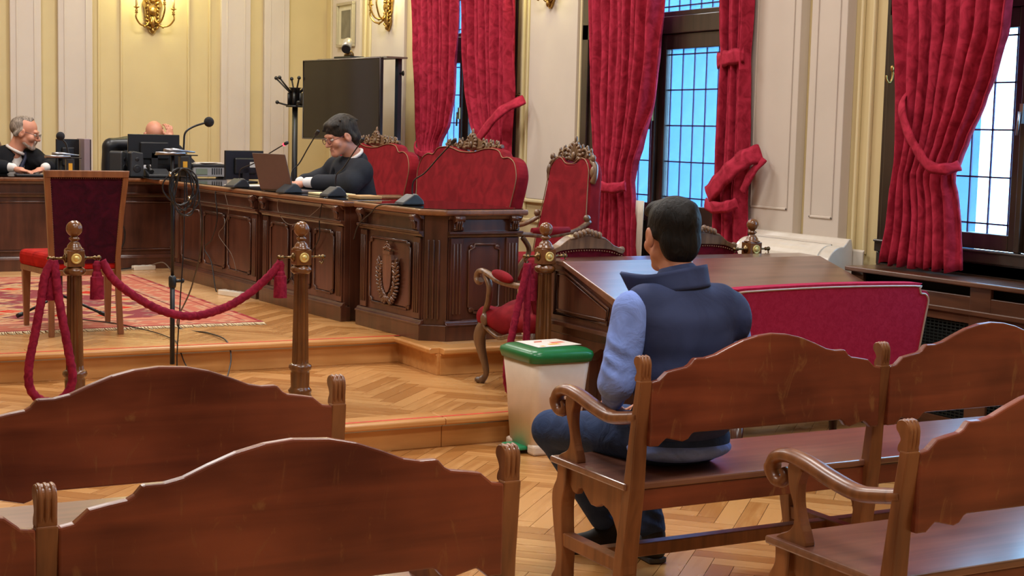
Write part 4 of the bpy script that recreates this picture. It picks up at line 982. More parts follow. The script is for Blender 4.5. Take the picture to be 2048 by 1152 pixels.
# ------------------------------------------------------------------ curtains
def curtain(label, rows, nf, z_top, X, amp=.035, seed=1, tie_z=None, mat=M_cur):
    """rows: (z, y_left, y_right) with y_left > y_right; folds pleated along the width"""
    rows = sorted(rows); rnd = random.Random(seed)
    zs = [r[0] for r in rows]; kl = [(r[0], r[1]) for r in rows]; kr = [(r[0], r[2]) for r in rows]
    ph = [rnd.uniform(-.5, .5) for _ in range(nf*2+3)]; am = [rnd.uniform(.6, 1.3) for _ in range(nf+2)]
    ym = sum(r[1]+r[2] for r in rows)/len(rows)/2
    t = thing('curtain', label, 'curtain', (X, ym, zs[0]), world=True); nv = 60; nu = nf*10
    w0 = max(a-b for _, a, b in rows)
    def fn(u, v):
        z = lerp(zs[0], z_top, v); a = interp(kl, z); b = interp(kr, z); wd = a-b
        uu = u+.018*sin(2*pi*u*1.7+seed+z*1.3)+ .006*sin(9*z+u*20)
        i = min(nf, int(u*nf)); A = amp*(am[i]*.5+am[min(i+1, nf)]*.5)*(.45+.55*wd/w0)
        x = X - A*sin(2*pi*nf*uu+ph[i % 3]*.4) - .4*A*sin(2*pi*nf*.5*uu+seed)
        if tie_z is not None: x -= .05*math.exp(-((z-tie_z)/.12)**2)*sin(pi*u)*.5
        return (x, lerp(a, b, u)+A*.25*sin(2*pi*nf*uu*2)*(u*(1-u)*4), z+.010*sin(nf*5*u))
    m = MB(); m.grid(fn, nu, nv); m.build('drape', mat, t, solid=.008)
    return t
def sash(t, pts, wd, name='tieback', thick=.012, mat=M_cur, X=None):
    m = MB(); Q = catmull(pts, 6); n = len(Q); vs = []
    for i, p in enumerate(Q):
        d = (Q[min(i+1, n-1)]-Q[max(i-1, 0)]).normalized(); nx = Vector((-1, 0, 0)); s = d.cross(nx).normalized()
        w_ = wd*(1+.08*sin(i*1.1))
        for a, b in ((-1, 0), (-.5, .6), (.5, .6), (1, 0), (.5, -.4), (-.5, -.4)): vs.append(p+s*a*w_/2+nx*b*thick)
    fs = [(i*6+k, i*6+(k+1) % 6, (i+1)*6+(k+1) % 6, (i+1)*6+k) for i in range(n-1) for k in range(6)]
    m.add(vs, fs, True); k0 = len(m.v)-len(vs); m.f += [tuple(k0+5-j for j in range(6)), tuple(k0+(n-1)*6+j for j in range(6))]; m.s += [False]*2
    return m.build(name, mat, t)
def hook(parent_label, y, z, mat=M_bronze):
    t = thing('curtain_hook', parent_label, 'hook', (XW-.03, y, z), world=True)
    m = MB(); m.lathe([(.014, 0), (.018, .006), (.008, .014), (.006, .05)], n=10, M=Matrix.Translation((XW, y, z)) @ Matrix.Rotation(-pi/2, 4, 'Y')); m.ball((XW-.055, y, z+.03), (.012, .012, .02), 8)
    m.tube(catmull([(XW-.05, y, z+.02), (XW-.055, y, z-.03), (XW-.075, y, z-.05), (XW-.095, y, z-.03), (XW-.095, y, z-.01)], 4), .006, 6); m.build('bracket', mat, t)
ct = curtain('red damask curtain at the left of the far window', [(.95, 12.50, 12.12), (1.30, 12.58, 12.20), (1.44, 12.66, 12.16), (1.61, 12.70, 11.99), (1.9, 12.73, 11.915), (2.28, 12.78, 11.89), (2.8, 12.83, 11.90), (3.9, 12.95, 11.92)], 8, 3.9, 5.86, seed=2, tie_z=1.3)
sash(ct, [(5.80, 12.58, 1.44), (5.765, 12.5, 1.38), (5.765, 12.35, 1.34), (5.80, 12.20, 1.36)], .06)
ct = curtain('red damask curtain at the right of the far window with a straight pulled tieback', [(.95, 11.40, 10.93), (1.44, 11.45, 10.92), (1.65, 11.59, 10.92), (1.9, 11.69, 10.90), (2.24, 11.75, 10.91), (2.8, 11.80, 10.93), (3.9, 11.88, 10.95)], 8, 3.9, 5.86, seed=5)
sash(ct, [(5.90, 10.74, 1.82), (5.76, 10.84, 1.73), (5.72, 11.0, 1.61), (5.73, 11.3, 1.42), (5.78, 11.4, 1.36)], .095)
hook('small curtain hook right of the far window', 10.99, 1.86)
ct = curtain('red damask curtain at the left of the middle window, gathered by a sash', [(.34, 9.64, 8.96), (.69, 9.62, 8.99), (.90, 9.58, 9.02), (1.10, 9.54, 9.06), (1.23, 9.50, 9.08), (1.35, 9.56, 9.05), (1.49, 9.60, 8.98), (1.80, 9.65, 8.88), (2.14, 9.67, 8.83), (2.57, 9.71, 8.81), (3.9, 9.78, 8.78)], 9, 3.9, 5.86, .042, 3, 1.23)
sash(ct, [(5.79, 9.54, 1.34), (5.755, 9.46, 1.26), (5.745, 9.30, 1.19), (5.755, 9.15, 1.18), (5.80, 9.05, 1.20)], .075)
m = MB(); m.grid(lambda u, v: (5.885+.01*sin(u*12), lerp(9.04, 8.93, u)+.03*(1-v), lerp(.34, 1.1, v)), 8, 8); m.build('lining', plain('lining', (205, 196, 180), .8), ct, solid=.004)
ct = curtain('narrow red damask curtain at the right of the middle window with a twisted sash', [(.34, 8.07, 7.73), (.83, 8.07, 7.74), (1.04, 8.075, 7.755), (1.17, 8.06, 7.765), (1.48, 8.07, 7.76), (1.79, 8.06, 7.775), (2.07, 8.05, 7.79), (2.25, 8.07, 7.78), (2.52, 8.09, 7.777), (3.9, 8.12, 7.77)], 6, 3.9, 5.86, .034, 4, 1.2)
sash(ct, [(5.88, 7.63, 1.46), (5.80, 7.68, 1.43), (5.76, 7.78, 1.35), (5.75, 7.90, 1.26), (5.76, 8.01, 1.18)], .13)
sash(ct, [(5.88, 7.60, 1.43), (5.82, 7.64, 1.34), (5.80, 7.70, 1.22)], .07)
sash(ct, [(5.80, 8.09, 1.13), (5.75, 7.95, 1.11), (5.75, 7.80, 1.12), (5.79, 7.74, 1.15)], .075)
sash(ct, [(5.84, 8.075, 2.04), (5.815, 7.98, 2.05), (5.815, 7.88, 2.06), (5.84, 7.79, 2.07)], .10, 'upper_sash', .006)
hook('dark curtain hook right of the middle window', 7.84, 1.54, M_dark)
ct = curtain('large bright red damask curtain at the right window, tied back to the left', [(.885, 6.40, 5.85), (1.10, 6.36, 5.875), (1.26, 6.35, 5.90), (1.37, 6.33, 5.93), (1.44, 6.32, 5.89), (1.57, 6.317, 5.836), (1.75, 6.33, 5.745), (1.92, 6.35, 5.673), (2.12, 6.37, 5.605), (2.34, 6.395, 5.59), (3.9, 6.46, 5.56)], 8, 3.9, 5.80, .045, 6, 1.4)
sash(ct, [(5.86, 6.30, 1.86), (5.74, 6.25, 1.76), (5.71, 6.17, 1.62), (5.69, 6.05, 1.50), (5.68, 5.95, 1.43), (5.70, 5.86, 1.42), (5.76, 5.82, 1.44)], .06)
hook('brass curtain hook left of the right window', 6.56, 1.93, M_brass)

# ------------------------------------------------------------------ sconces
def sconce(label, loc, rz, n=(-1, 1)):
    """local: wall at y=0, arms come out towards -y"""
    t = thing('wall_sconce', label, 'wall lamp', loc, rz, 'gilt wall sconces with candle arms')
    m = MB(); pl = [(0, -.20), (.035, -.17), (.06, -.12), (.05, -.07), (.075, -.02), (.085, .05), (.10, .10), (.08, .15), (.05, .16), (.03, .20), (0, .21)]
    poly = cat2(pl, 3); poly = poly+[(-x, z) for x, z in reversed(poly[1:-1])]
    m.prism(poly, -.022, 0, 'y')
    for k in range(9):
        a = k*.7
        for sg in (-1, 1): m.tube([(sg*(.02+.008*k % .05), -.022, -.15+.035*k), (sg*(.05), -.036, -.13+.035*k), (sg*(.065+.02*sin(k)), -.02, -.11+.035*k)], [.010, .012, .006], 6)
    m.ball((0, -.035, .03), (.045, .03, .045), 12); m.ball((0, -.03, -.08), (.03, .03, .06), 10); m.ball((0, -.03, .14), (.03, .02, .035), 8); m.ball((0, -.03, -.16), (.02, .02, .03), 8)
    m.build('backplate', M_brass, t)
    for ang, L, up_ in ((-62, .21, .0), (-28, .17, .09), (28, .17, .09), (62, .21, .0)):
        a = radians(ang); dx, dy = sin(a), -cos(a); m = MB()
        P = [(dx*.02, dy*.02-.02, -.02), (dx*L*.35, dy*L*.35-.02, -.11+up_*.3), (dx*L*.75, dy*L*.75-.02, -.11+up_*.5), (dx*L*1.02, dy*L*1.02-.02, -.05+up_), (dx*L, dy*L-.02, .0+up_)]
        m.tube(catmull(P, 5), .0085, 8); cx, cy, cz = dx*L, dy*L-.02, up_
        m.lathe([(.006, -.005), (.018, .0), (.010, .012), (.016, .022), (.008, .035), (.010, .045), (.028, .055), (.030, .060), (.014, .058), (.013, .07)], (cx, cy, cz), 12)
        m.ball((dx*L*.5, dy*L*.5-.02, -.125+up_*.4), .013, 8); arm = m.build('candle_arm', M_brass, t)
        m = MB(); m.lathe([(.0125, 0), (.0125, .10), (.009, .102)], (cx, cy, cz+.062), 12); m.build('candle_sleeve', plain('candle_cream', (222, 190, 130), .5), arm)
        m = MB(); m.lathe([(.005, 0), (.012, .02), (.010, .04), (.002, .062)], (cx, cy, cz+.162), 10); m.build('bulb', plain('bulb', (255, 240, 190), .4, emis=(255, 236, 170), es=14), arm)
    d = bpy.data.lights.new('sconce_light', 'POINT'); d.energy = 17; d.color = (1, .97, .45); d.shadow_soft_size = .08
    o = bpy.data.objects.new('sconce_light', d); o.parent = t; o.location = (0, -.16, .30); C.objects.link(o)
    return t
sconce('gilt sconce on the back wall, above the bald man', (4.14, YB-.001, 2.64), 0)
sconce('gilt sconce beside the picture and the far curtain', (XW-.031, 13.58, 2.69), -pi/2)
sconce('gilt sconce between the far and middle windows, only its tip in view', (XW-.031, 10.46, 2.72), -pi/2)
# ------------------------------------------------------------------ framed picture
t = thing('framed_picture', 'framed photograph on the wall above the television', 'picture', (XW-.03, 14.62, 2.6), world=True)
m = MB(); X = XW-.035
for q in ((14.42, 14.86, 2.38, 2.41), (14.42, 14.86, 2.80, 2.83), (14.42, 14.45, 2.41, 2.80), (14.83, 14.86, 2.41, 2.80)): m.box(X-.035, X, *q)
m.build('frame', plain('frame_silver', (186, 176, 150), .35, metal=.3), t, bevel=.004)
m = MB(); m.box(X-.012, X, 14.45, 14.83, 2.41, 2.80); m.build('mount', plain('mount_cream', (208, 200, 170), .5), t)
m = MB(); m.box(X-.016, X-.012, 14.52, 14.76, 2.47, 2.75); m.build('photograph', plain('photo_grey', (112, 108, 92), .3, noise=.25, nscale=9), t)

# ------------------------------------------------------------------ television on its stand, with camera
t = thing('television', 'large switched-off television on a dark stand before the corner', 'television', (5.4, 13.3, Z2), world=True)
a = Vector((5.47, 12.62, 0)); dv = Vector((-.158, .987, 0)).normalized(); nv = Vector((-dv.y, dv.x, 0))  # nv points to -x
Mx = Matrix((dv, -nv, Vector((0, 0, 1)))).transposed().to_4x4(); Mx.translation = a
m = MB(); m.box(0, 1.38, 0, .03, 1.445, 2.195, Mx); m.build('housing', M_black, t, bevel=.006)
m = MB(); m.box(.018, 1.362, -.004, 0, 1.465, 2.178, Mx); m.build('screen', plain('tv_screen', (26, 20, 22), .1, spec=.35), t)
m = MB(); m.tube([(0.006, -.004, 1.452), (1.374, -.004, 1.452), (1.374, -.004, 2.19), (.006, -.004, 2.19)], .007, 6, closed=True, M=Mx); m.build('bezel', plain('bezel_grey', (120, 114, 112), .35, metal=.6), t)
m = MB(); m.box(-.02, 1.2, .05, .27, 2.190, 2.205, Mx); m.build('top_shelf', plain('shelf_grey', (126, 118, 110), .5), t)
for u in (.04, 1.1):
    m = MB(); m.box(u, u+.05, .21, .25, Z2+.03, 2.19, Mx); m.build('upright', plain('upright_blue', (48, 56, 70), .4), t)
m = MB(); m.tube([(.04, .23, 2.06), (-.0, .23, 2.06)], .008, 6, M=Mx); m.ball((-.01, .23, 2.06), (.02, .008, .025), 8, M=Mx); m.build('clamp_knob', M_black, t)
for u in (.03, 1.12):
    m = MB(); m.box(u, u+.05, .0, .36, 0+Z2, .04+Z2, Mx); m.build('foot', M_black, t)
m = MB(); m.box(.05, 1.15, .21, .25, .9, .95, Mx); m.build('cross_bar', M_black, t)
p0 = Mx @ Vector((.62, .12, 2.205))
t = thing('conference_camera', 'small conference camera standing on top of the television', 'camera', tuple(p0), world=True)
m = MB(); m.box(.60, .90, .05, .20, 2.206, 2.222, Mx); m.build('base', M_black, t, bevel=.004)
m = MB(); m.lathe([(.05, 2.222), (.045, 2.25), (.03, 2.27), (.02, 2.28)], (0, 0, 0), 14, M=Mx @ Matrix.Translation((.74, .12, 0))); m.build('swivel', M_bronze, t)
c0 = Mx @ Vector((.84, .17, 2.37)); c1 = Mx @ Vector((.68, .05, 2.29)); m = MB(); m.tube([c0, c0.lerp(c1, .2), c1], [.035, .045, .045], 14); m.build('camera_head', plain('cam_silver', (176, 168, 150), .35, metal=.3), t)
d_ = (c1-c0).normalized(); m = MB(); m.tube([c1+d_*.002, c1+d_*.02], .040, 14); m.build('lens', M_black, t)

# ------------------------------------------------------------------ coat stand
t = thing('coat_stand', 'black coat stand with knobbed arms left of the television', 'coat stand', (5.27, 14.25, Z2), 0)
m = MB(); m.tube([(0, 0, .02), (0, 0, 1.45)], .028, 12); m.build('pole', M_black, t)
m = MB()
for k in range(6): a = k*pi/3; m.tube([(.065*cos(a), .065*sin(a), 1.46), (.065*cos(a), .065*sin(a), 1.58)], .014, 6)
m.lathe([(.09, 1.44), (.09, 1.455), (.03, 1.46)], n=16); m.lathe([(.05, 1.46), (.05, 1.62), (.07, 1.63)], n=12); m.build('hub', M_black, t)
for k in range(6):
    a = k*pi/3+.35; m = MB(); m.tube([(.05*cos(a), .05*sin(a), 1.58), (.19*cos(a), .19*sin(a), 1.71)], .0085, 8); m.ball((.198*cos(a), .198*sin(a), 1.72), .019, 10); m.build('peg', M_black, t)
    if k % 2 == 0: m = MB(); m.tube([(.07*cos(a), .07*sin(a), 1.455), (.17*cos(a), .17*sin(a), 1.48)], .009, 8); m.ball((.185*cos(a), .185*sin(a), 1.485), .019, 10); m.build('peg', M_black, t)
for k in range(4):
    a = k*pi/2+.4; m = MB(); m.tube([(0, 0, .12), (.15*cos(a), .15*sin(a), .10), (.24*cos(a), .24*sin(a), .014)], .013, 8); m.build('foot', M_black, t)

# ------------------------------------------------------------------ office chair, carved chair of the left man
t = thing('office_chair', 'black leather office chair behind the bald man', 'chair', (3.66, 14.2, Z2), 0)
s = SDF(.04); s.ell((0, .02, .83), (.27, .05, .30)); s.cap((-.20, 0, 1.05), (.20, 0, 1.05), .055); s.cap((-.22, 0, .65), (-.22, 0, 1.02), .06); s.cap((.22, 0, .65), (.22, 0, 1.02), .06); s.cap((-.2, 0, .6), (.2, 0, .6), .06)
organic(s, .014).build('backrest', plain('black_leather', (26, 27, 32), .38), t)
s = SDF(.04); s.ell((0, -.28, .45), (.27, .27, .06)); organic(s, .014).build('seat', MATS['black_leather'], t)
for sg in (-1, 1): m = MB(); m.tube(catmull([(sg*.26, -.05, .45), (sg*.31, -.08, .60), (sg*.31, -.2, .66), (sg*.30, -.42, .66)], 4), .02, 8); m.build('armrest', M_black, t)
m = MB(); m.tube([(0, -.2, .1), (0, -.2, .42)], .028, 10); m.build('gas_column', M_black, t)
for k in range(5):
    a = k*2*pi/5; m = MB(); m.tube([(0, -.2, .10), (.28*cos(a), -.2+.28*sin(a), .06)], .018, 8); m.ball((.28*cos(a), -.2+.28*sin(a), .028), .028, 8); m.build('base_arm', M_black, t)
t = thing('carved_chair', 'carved brown chair behind the grey-bearded man at the left picture edge', 'chair', (2.22, 14.1, Z2), 0)
m = MB(); half = cat2([(0, 1.20), (.10, 1.18), (.2, 1.12), (.26, 1.0), (.27, .8), (.24, .5)], 3); m.prism([(-x, z) for x, z in reversed(half)]+half[1:], 0, .05, 'y'); m.build('backrest', M_carv, t, bevel=.01)
m = MB(); m.box(-.26, .26, -.5, .0, .38, .46); m.build('seat', M_carv, t, bevel=.01)
for x in (-.23, .23):
    for y in (-.46, 0.02): m = MB(); m.box(x-.02, x+.02, y-.02, y+.02, 0, .38); m.build('leg', M_carv, t)
ZD = 1.0975   # desk surface
# ------------------------------------------------------------------ microphones
M_mic = plain('mic_grey', (44, 46, 50), .4)
def desk_mic(label, base, rz, tip, red=False):
    """base wedge on the desk, gooseneck to tip (world offset from base)"""
    t = thing('microphone', label, 'microphone', (base[0], base[1], ZD), 0, 'gooseneck conference microphones on the right wing of the desk')
    R = Matrix.Rotation(rz, 4, 'Z')
    m = MB(); m.prism([(-.075, 0), (-.065, .03), (-.03, .062), (.0, .066), (.075, .018), (.085, 0)], -.055, .055, 'y', R); m.build('base', M_mic, t, bevel=.008)
    m = MB(); m.prism([(-.074, .012), (-.066, .034), (-.031, .067), (-.029, .064), (-.063, .031), (-.071, .010)], -.03, .03, 'y', R); m.build('button_plate', plain('plate_grey', (150, 152, 155), .35, metal=.3), t)
    d = Vector(tip); s0 = R @ Vector((-.015, 0, .06)); P = [s0, s0+Vector((d.x*.03, d.y*.03, d.z*.22)), s0.lerp(d, .32)+Vector((0, 0, .035)), s0.lerp(d, .66)+Vector((0, 0, .02)), d]
    m = MB(); m.tube(catmull(P, 6), .0045, 7); m.build('gooseneck', M_black, t)
    e = (d-P[3]).normalized(); m = MB(); m.tube([d-e*.012, d, d+e*.028, d+e*.036], [.007, .013, .013, .006], 10); hd = m.build('capsule', M_black, t)
    if red: m = MB(); m.tube([d-e*.016, d-e*.006], .0115, 10); m.build('light_ring', plain('red_led', (255, 60, 70), .3, emis=(255, 40, 60), es=6), hd)
desk_mic('microphone with glowing red ring left of the laptop', (3.62, 10.99), radians(200), (.19, -.49, .335), True)
desk_mic('microphone in front of the laptop lid reaching towards the man\'s face', (3.70, 10.10), radians(195), (.11, -.22, .413))
desk_mic('microphone right of the laptop crossing the dark-haired man\'s sleeve', (3.83, 9.60), radians(190), (.065, -.31, .373))
desk_mic('single microphone on the end desk top before the red settee', (3.90, 8.52), radians(185), (.13, -.31, .388))
def floor_stand(label, loc, top, mic, leg_a, group):
    group_low = 'low step' in label
    t = thing('microphone_stand', label, 'microphone stand', loc, 0, group)
    m = MB(); m.tube([(0, 0, .10), (0, 0, top*.45)], .013, 10); m.build('lower_pole', M_black, t)
    m = MB(); m.tube([(0, 0, top*.45), (0, 0, top)], .0095, 10); m.build('upper_pole', M_black, t)
    m = MB(); m.lathe([(.019, -.035), (.021, -.02), (.021, .02), (.014, .03)], (0, 0, top*.45), 12); m.tube([(.01, 0, top*.45), (.05, 0, top*.45)], .009, 8); m.ball((.055, 0, top*.45), (.012, .010, .014), 8); m.build('clutch', M_black, t)
    for k in range(3):
        a = leg_a+k*2*pi/3; m = MB(); m.tube([(0, 0, .06 if group_low else .13), ((.20 if group_low else .29)*cos(a), (.20 if group_low else .29)*sin(a), .02)], .009, 8); r_ = .18 if group_low else .27; m.tube([(r_*cos(a), r_*sin(a), .022 if group_low else .028), ((r_+.04)*cos(a), (r_+.04)*sin(a), .016)], .014, 8); m.build('leg', M_black, t)
    m = MB(); m.box(-.09, .13, -.03, .03, top, top+.006); m.build('tray', M_black, t)
    m = MB(); m.tube([(-.10, -.03, top+.012), (.06, -.03, top+.012)], .008, 8); m.tube([(-.05, -.01, top+.024), (.0, -.01, top+.03), (.12, -.01, top+.02)], [.012, .010, .004], 8); m.build('clips', M_steel, t)
    m = MB(); m.box(.035, .085, -.03, .02, top-.11, top-.002); b = m.build('receiver_box', M_mic, t, bevel=.003)
    m = MB(); m.box(.048, .072, -.032, -.030, top-.075, top-.03); m.build('yellow_label', plain('label_yellow', (226, 168, 50), .5), b)
    P = [(.06, 0, top+.008)]+[tuple(p) for p in mic]; m = MB(); m.tube(catmull(P, 6), .0055, 8); m.build('gooseneck', M_black, t)
    e = Vector(mic[-1]); m = MB(); m.ball(tuple(e), .028, 14); m.build('foam_ball', plain('foam', (34, 34, 38), .95, bmp=.4, nscale=200), t)
    return t
floor_stand('black microphone stand with coiled cables standing before the low step, centre left', (2.31, 8.12, Z1), 1.235, [(.062, 0, 1.30), (.07, 0, 1.36), (.12, 0, 1.395), (.20, 0, 1.42)], .5, 'black floor microphone stands')
st1 = floor_stand('black microphone stand with tripod feet on the rug behind the witness chair', (2.09, 9.90, Z2+.011), 1.0, [(.05, 0, 1.05), (.04, 0, 1.09), (.02, 0, 1.115), (.005, 0, 1.14)], 3.5, 'black floor microphone stands')
# coiled cable on the centre stand
t = thing('cable_coil', 'bundle of looped black cables hanging from the centre microphone stand', 'cable', (2.33, 8.08, 1.2), world=True)
for k in range(6):
    rx, rz = .05+.013*(k % 4), .10+.014*(k % 3); cx = 2.335+.012*(k % 3); cz = 1.34-rz-.02; m = MB()
    m.tube([(cx+rx*sin(a_*2*pi/24)+.01*sin(a_*.8+k), 8.085-.01*k, cz+rz*cos(a_*2*pi/24)) for a_ in range(24)], .0042, 6, closed=True); m.build('loop', M_black, t)
m = MB(); m.tube([(2.38, 8.05, 1.17), (2.385, 8.05, 1.14)], .008, 8); m.tube([(2.28, 8.05, 1.30), (2.275, 8.05, 1.275)], .008, 8); m.build('jack_plugs', M_chrome, t)

# ------------------------------------------------------------------ screens and devices on the desk
def monitor(label, loc, rz, w_, h, lift, tilt=0, grp=None, side=False):
    t = thing('computer_monitor', label, 'monitor', loc, rz, grp)
    M_ = Matrix.Translation((0, 0, lift)) @ Matrix.Rotation(radians(tilt), 4, 'X')
    m = MB(); m.box(-w_/2, w_/2, -.012, .012, 0, h, M_); m.build('housing', plain('monitor_black', (20, 21, 24), .35), t, bevel=.005)
    m = MB(); m.box(-w_*.28, w_*.28, -.035, -.012, h*.18, h*.75, M_); m.build('rear_cover', MATS['monitor_black'], t, bevel=.012)
    m = MB(); m.box(-w_/2+.012, w_/2-.012, .012, .014, .018, h-.012, M_); m.build('screen', plain('dark_screen', (14, 16, 22), .15), t)
    m = MB(); m.box(-.03, .03, -.035, -.015, 0.005, lift+h*.4); m.build('neck', M_black, t, bevel=.004)
    m = MB(); m.lathe([(.11, 0), (.108, .008), (.03, .014), (.02, .018)], (0, -.01, 0), 20); m.build('foot', M_black, t)
    return t
mo = monitor('wide black monitor seen from behind, hiding the bald man\'s face', (3.615, 13.30, ZD), 0, .455, .265, .10)
m = MB(); m.box(.06, .085, -.036, -.0355, .19, .21); m.build('sticker', plain('sticker', (200, 200, 196), .5), mo)
mo = monitor('black monitor seen from behind on the wing, left of the laptop', (4.02, 12.05, ZD), radians(10), .35, .235, .022)
m = MB(); m.box(.035, .10, -.037, -.0355, .12, .165); m.build('sticker', MATS['sticker'], mo)
monitor('black monitor facing away beside the grey-bearded man', (2.885, 13.36, ZD), radians(8), .20, .28, .03)
t = thing('computer_tower', 'slim grey computer unit standing beside the left monitor', 'computer', (3.02, 13.30, ZD), world=True)
m = MB(); m.box(2.995, 3.045, 13.22, 13.50, ZD, ZD+.315); m.build('case', plain('mauve_grey', (140, 122, 128), .45), t, bevel=.004)
m = MB(); m.box(3.045, 3.055, 13.22, 13.50, ZD, ZD+.31); m.build('side_cover', plain('dark_maroon', (52, 34, 40), .5), t)
def speaker(label, x, y, rz):
    t = thing('loudspeaker', label, 'speaker', (x, y, ZD), rz, 'small black computer speakers')
    m = MB(); m.prism([(-.06, 0), (.06, 0), (.055, .205), (-.035, .22), (-.055, .205)], -.06, .06, 'y'); m.build('cabinet', M_mic, t, bevel=.01)
    m = MB(); m.lathe([(.034, 0), (.032, .004), (.02, -.002), (.008, .003)], n=16, M=Matrix.Translation((0, -.061, .07)) @ Matrix.Rotation(pi/2, 4, 'X')); m.lathe([(.018, 0), (.016, .004), (.006, .002)], n=14, M=Matrix.Translation((0, -.061, .15)) @ Matrix.Rotation(pi/2, 4, 'X')); m.build('drivers', M_black, t)
speaker('small black speaker turned sideways, left of the wide monitor', 3.285, 13.22, radians(50)); speaker('small black speaker at the foot of the wide monitor', 3.415, 13.15, radians(0))
t = thing('telephone', 'low black desk phone below the wide monitor', 'telephone', (3.60, 13.10, ZD), world=True)
m = MB(); m.prism([(13.03, ZD), (13.03, ZD+.02), (13.20, ZD+.07), (13.20, ZD)], 3.50, 3.70, 'x'); m.build('body', M_mic, t, bevel=.006)
m = MB(); m.tube([(3.53, 13.05, ZD+.045), (3.53, 13.10, ZD+.07), (3.53, 13.17, ZD+.088)], [.02, .012, .02], 10); m.build('handset', M_black, t)
t = thing('printer', 'grey and white recorder unit on the desk corner beneath papers', 'printer', (4.0, 13.0, ZD), world=True)
m = MB(); m.box(3.87, 4.17, 12.95, 13.20, ZD+.01, ZD+.095); m.build('case', plain('device_grey', (158, 158, 160), .4), t, bevel=.008)
m = MB(); m.box(3.86, 4.18, 12.94, 13.22, ZD+.095, ZD+.118); m.build('lid', M_mic, t, bevel=.006)
for k in range(5): m = MB(); m.box(4.03+.02*k, 4.04+.02*k, 12.945, 12.95, ZD+.03, ZD+.085); m.build('vent', M_mic, t)
m = MB(); m.box(3.89, 3.99, 12.944, 12.95, ZD+.03, ZD+.08); m.build('display', plain('lcd_green', (126, 138, 120), .3), t)
for x in (3.89, 4.15): m = MB(); m.box(x-.012, x+.012, 12.97, 13.18, ZD, ZD+.012); m.build('foot', M_black, t)
t = thing('paper_pile', 'loose papers and white cable lying on the recorder', 'papers', (4.05, 13.05, ZD+.12), world=True)
for k, (x, y, a) in enumerate(((3.98, 13.06, .2), (4.06, 13.08, -.15), (4.02, 13.04, .5))):
    m = MB(); m.box(-.10, .10, -.07, .07, 0, .004, Matrix.Translation((x, y, ZD+.119+.005*k)) @ Matrix.Rotation(a, 4, 'Z')); m.build('sheet', MATS['paper'], t)
t = thing('black_box', 'upright black equipment box with a yellow label behind the centre stand', 'box', (3.86, 13.08, ZD), world=True)
m = MB(); m.box(3.80, 3.86, 12.98, 13.10, ZD, ZD+.20); m.build('case', M_mic, t, bevel=.004)
# laptop
t = thing('laptop', 'open grey laptop seen from behind on the desk wing', 'laptop', (3.66, 10.28, ZD), world=True)
A = Vector((3.605, 10.47, ZD)); B = Vector((3.70, 10.06, ZD)); dv = (B-A); W = dv.length; dv.normalize(); inn = Vector((-dv.y, dv.x, 0)); inn = inn if inn.x > 0 else -inn
Ml = Matrix((dv, inn, Vector((0, 0, 1)))).transposed().to_4x4(); Ml.translation = A
m = MB(); m.box(0, W, .02, .27, 0, .016, Ml); m.build('keyboard_deck', plain('laptop_grey', (112, 98, 94), .35, metal=.5), t, bevel=.003)
Mt = Ml @ Matrix.Translation((0, .02, .014)) @ Matrix.Rotation(radians(16), 4, 'X')
m = MB(); m.box(0, W, -.008, 0, 0, .265, Mt); m.build('lid', MATS['laptop_grey'], t, bevel=.003)
m = MB(); m.box(.01, W-.01, 0, .001, .012, .255, Mt); m.build('screen', plain('lit_screen', (150, 160, 175), .3, emis=(160, 175, 200), es=.5), t)
# papers, glasses, keyboard and mouse
t = thing('paper_sheet', 'white paper lying on the desk wing left of the laptop', 'paper', (3.80, 11.35, ZD), world=True)
m = MB(); m.box(3.66, 3.95, 11.25, 11.46, ZD, ZD+.003); m.build('sheet', MATS['paper'], t)
t = thing('notebook', 'open cream notebook before the dark-haired man', 'notebook', (3.86, 9.75, ZD), world=True)
m = MB(); m.box(3.78, 4.0, 9.62, 9.95, ZD, ZD+.014); m.build('pages', plain('cream_page', (224, 206, 158), .6), t, bevel=.003)
t = thing('leather_folder', 'tan folder between the two right-hand microphones', 'folder', (3.93, 9.35, ZD), world=True)
m = MB(); m.box(3.86, 4.02, 9.22, 9.42, ZD, ZD+.02); m.build('cover', plain('tan', (180, 140, 90), .5), t, bevel=.004)
t = thing('keyboard', 'flat black keyboard under the bearded man\'s hand', 'keyboard', (2.55, 13.12, ZD), world=True)
m = MB(); m.box(2.40, 2.78, 13.02, 13.14, ZD, ZD+.016); m.build('case', M_mic, t, bevel=.004)
t = thing('computer_mouse', 'dark mouse under the bearded man\'s hand', 'mouse', (2.585, 13.16, ZD), world=True)
m = MB(); m.ball((2.585, 13.165, ZD+.012), (.032, .05, .02), 12); m.build('shell', M_black, t)
# ------------------------------------------------------------------ power strips and cables
def strip(label, x, y, z, L, rz):
    t = thing('power_strip', label, 'power strip', (x, y, z), rz, 'white power strips on the platform floor')
    m = MB(); m.box(-L/2, L/2, -.028, .028, 0, .04); m.build('housing', plain('strip_white', (226, 218, 204), .4), t, bevel=.006)
    for k in range(3): m = MB(); m.lathe([(.019, 0), (.019, .003), (.016, .001)], (-L/3+k*L/3, 0, .04), 12); m.build('socket', plain('socket_white', (200, 190, 175), .5), t)
strip('white power strip on the platform floor against the desk wing', 3.50, 10.75, Z2, .26, radians(-70)); strip('white power strip at the foot of the back desk', 3.42, 12.9, Z2, .2, radians(10))
def cable(label, pts, r=.0045, mat=None, grp='black cables trailing over desk and floor', k=6):
    P = catmull(pts, k); b = pts[0]; t = thing('cable', label, 'cable', (b[0], b[1], b[2]), world=True, group=grp)
    m = MB(); m.tube(P, r, 6); m.build('lead', mat or M_black, t)
wh = plain('cable_white', (120, 104, 90), .5)
def fz(y): return 3.50+(12.9-y)*.0688-.035      # front plane of the desk wing
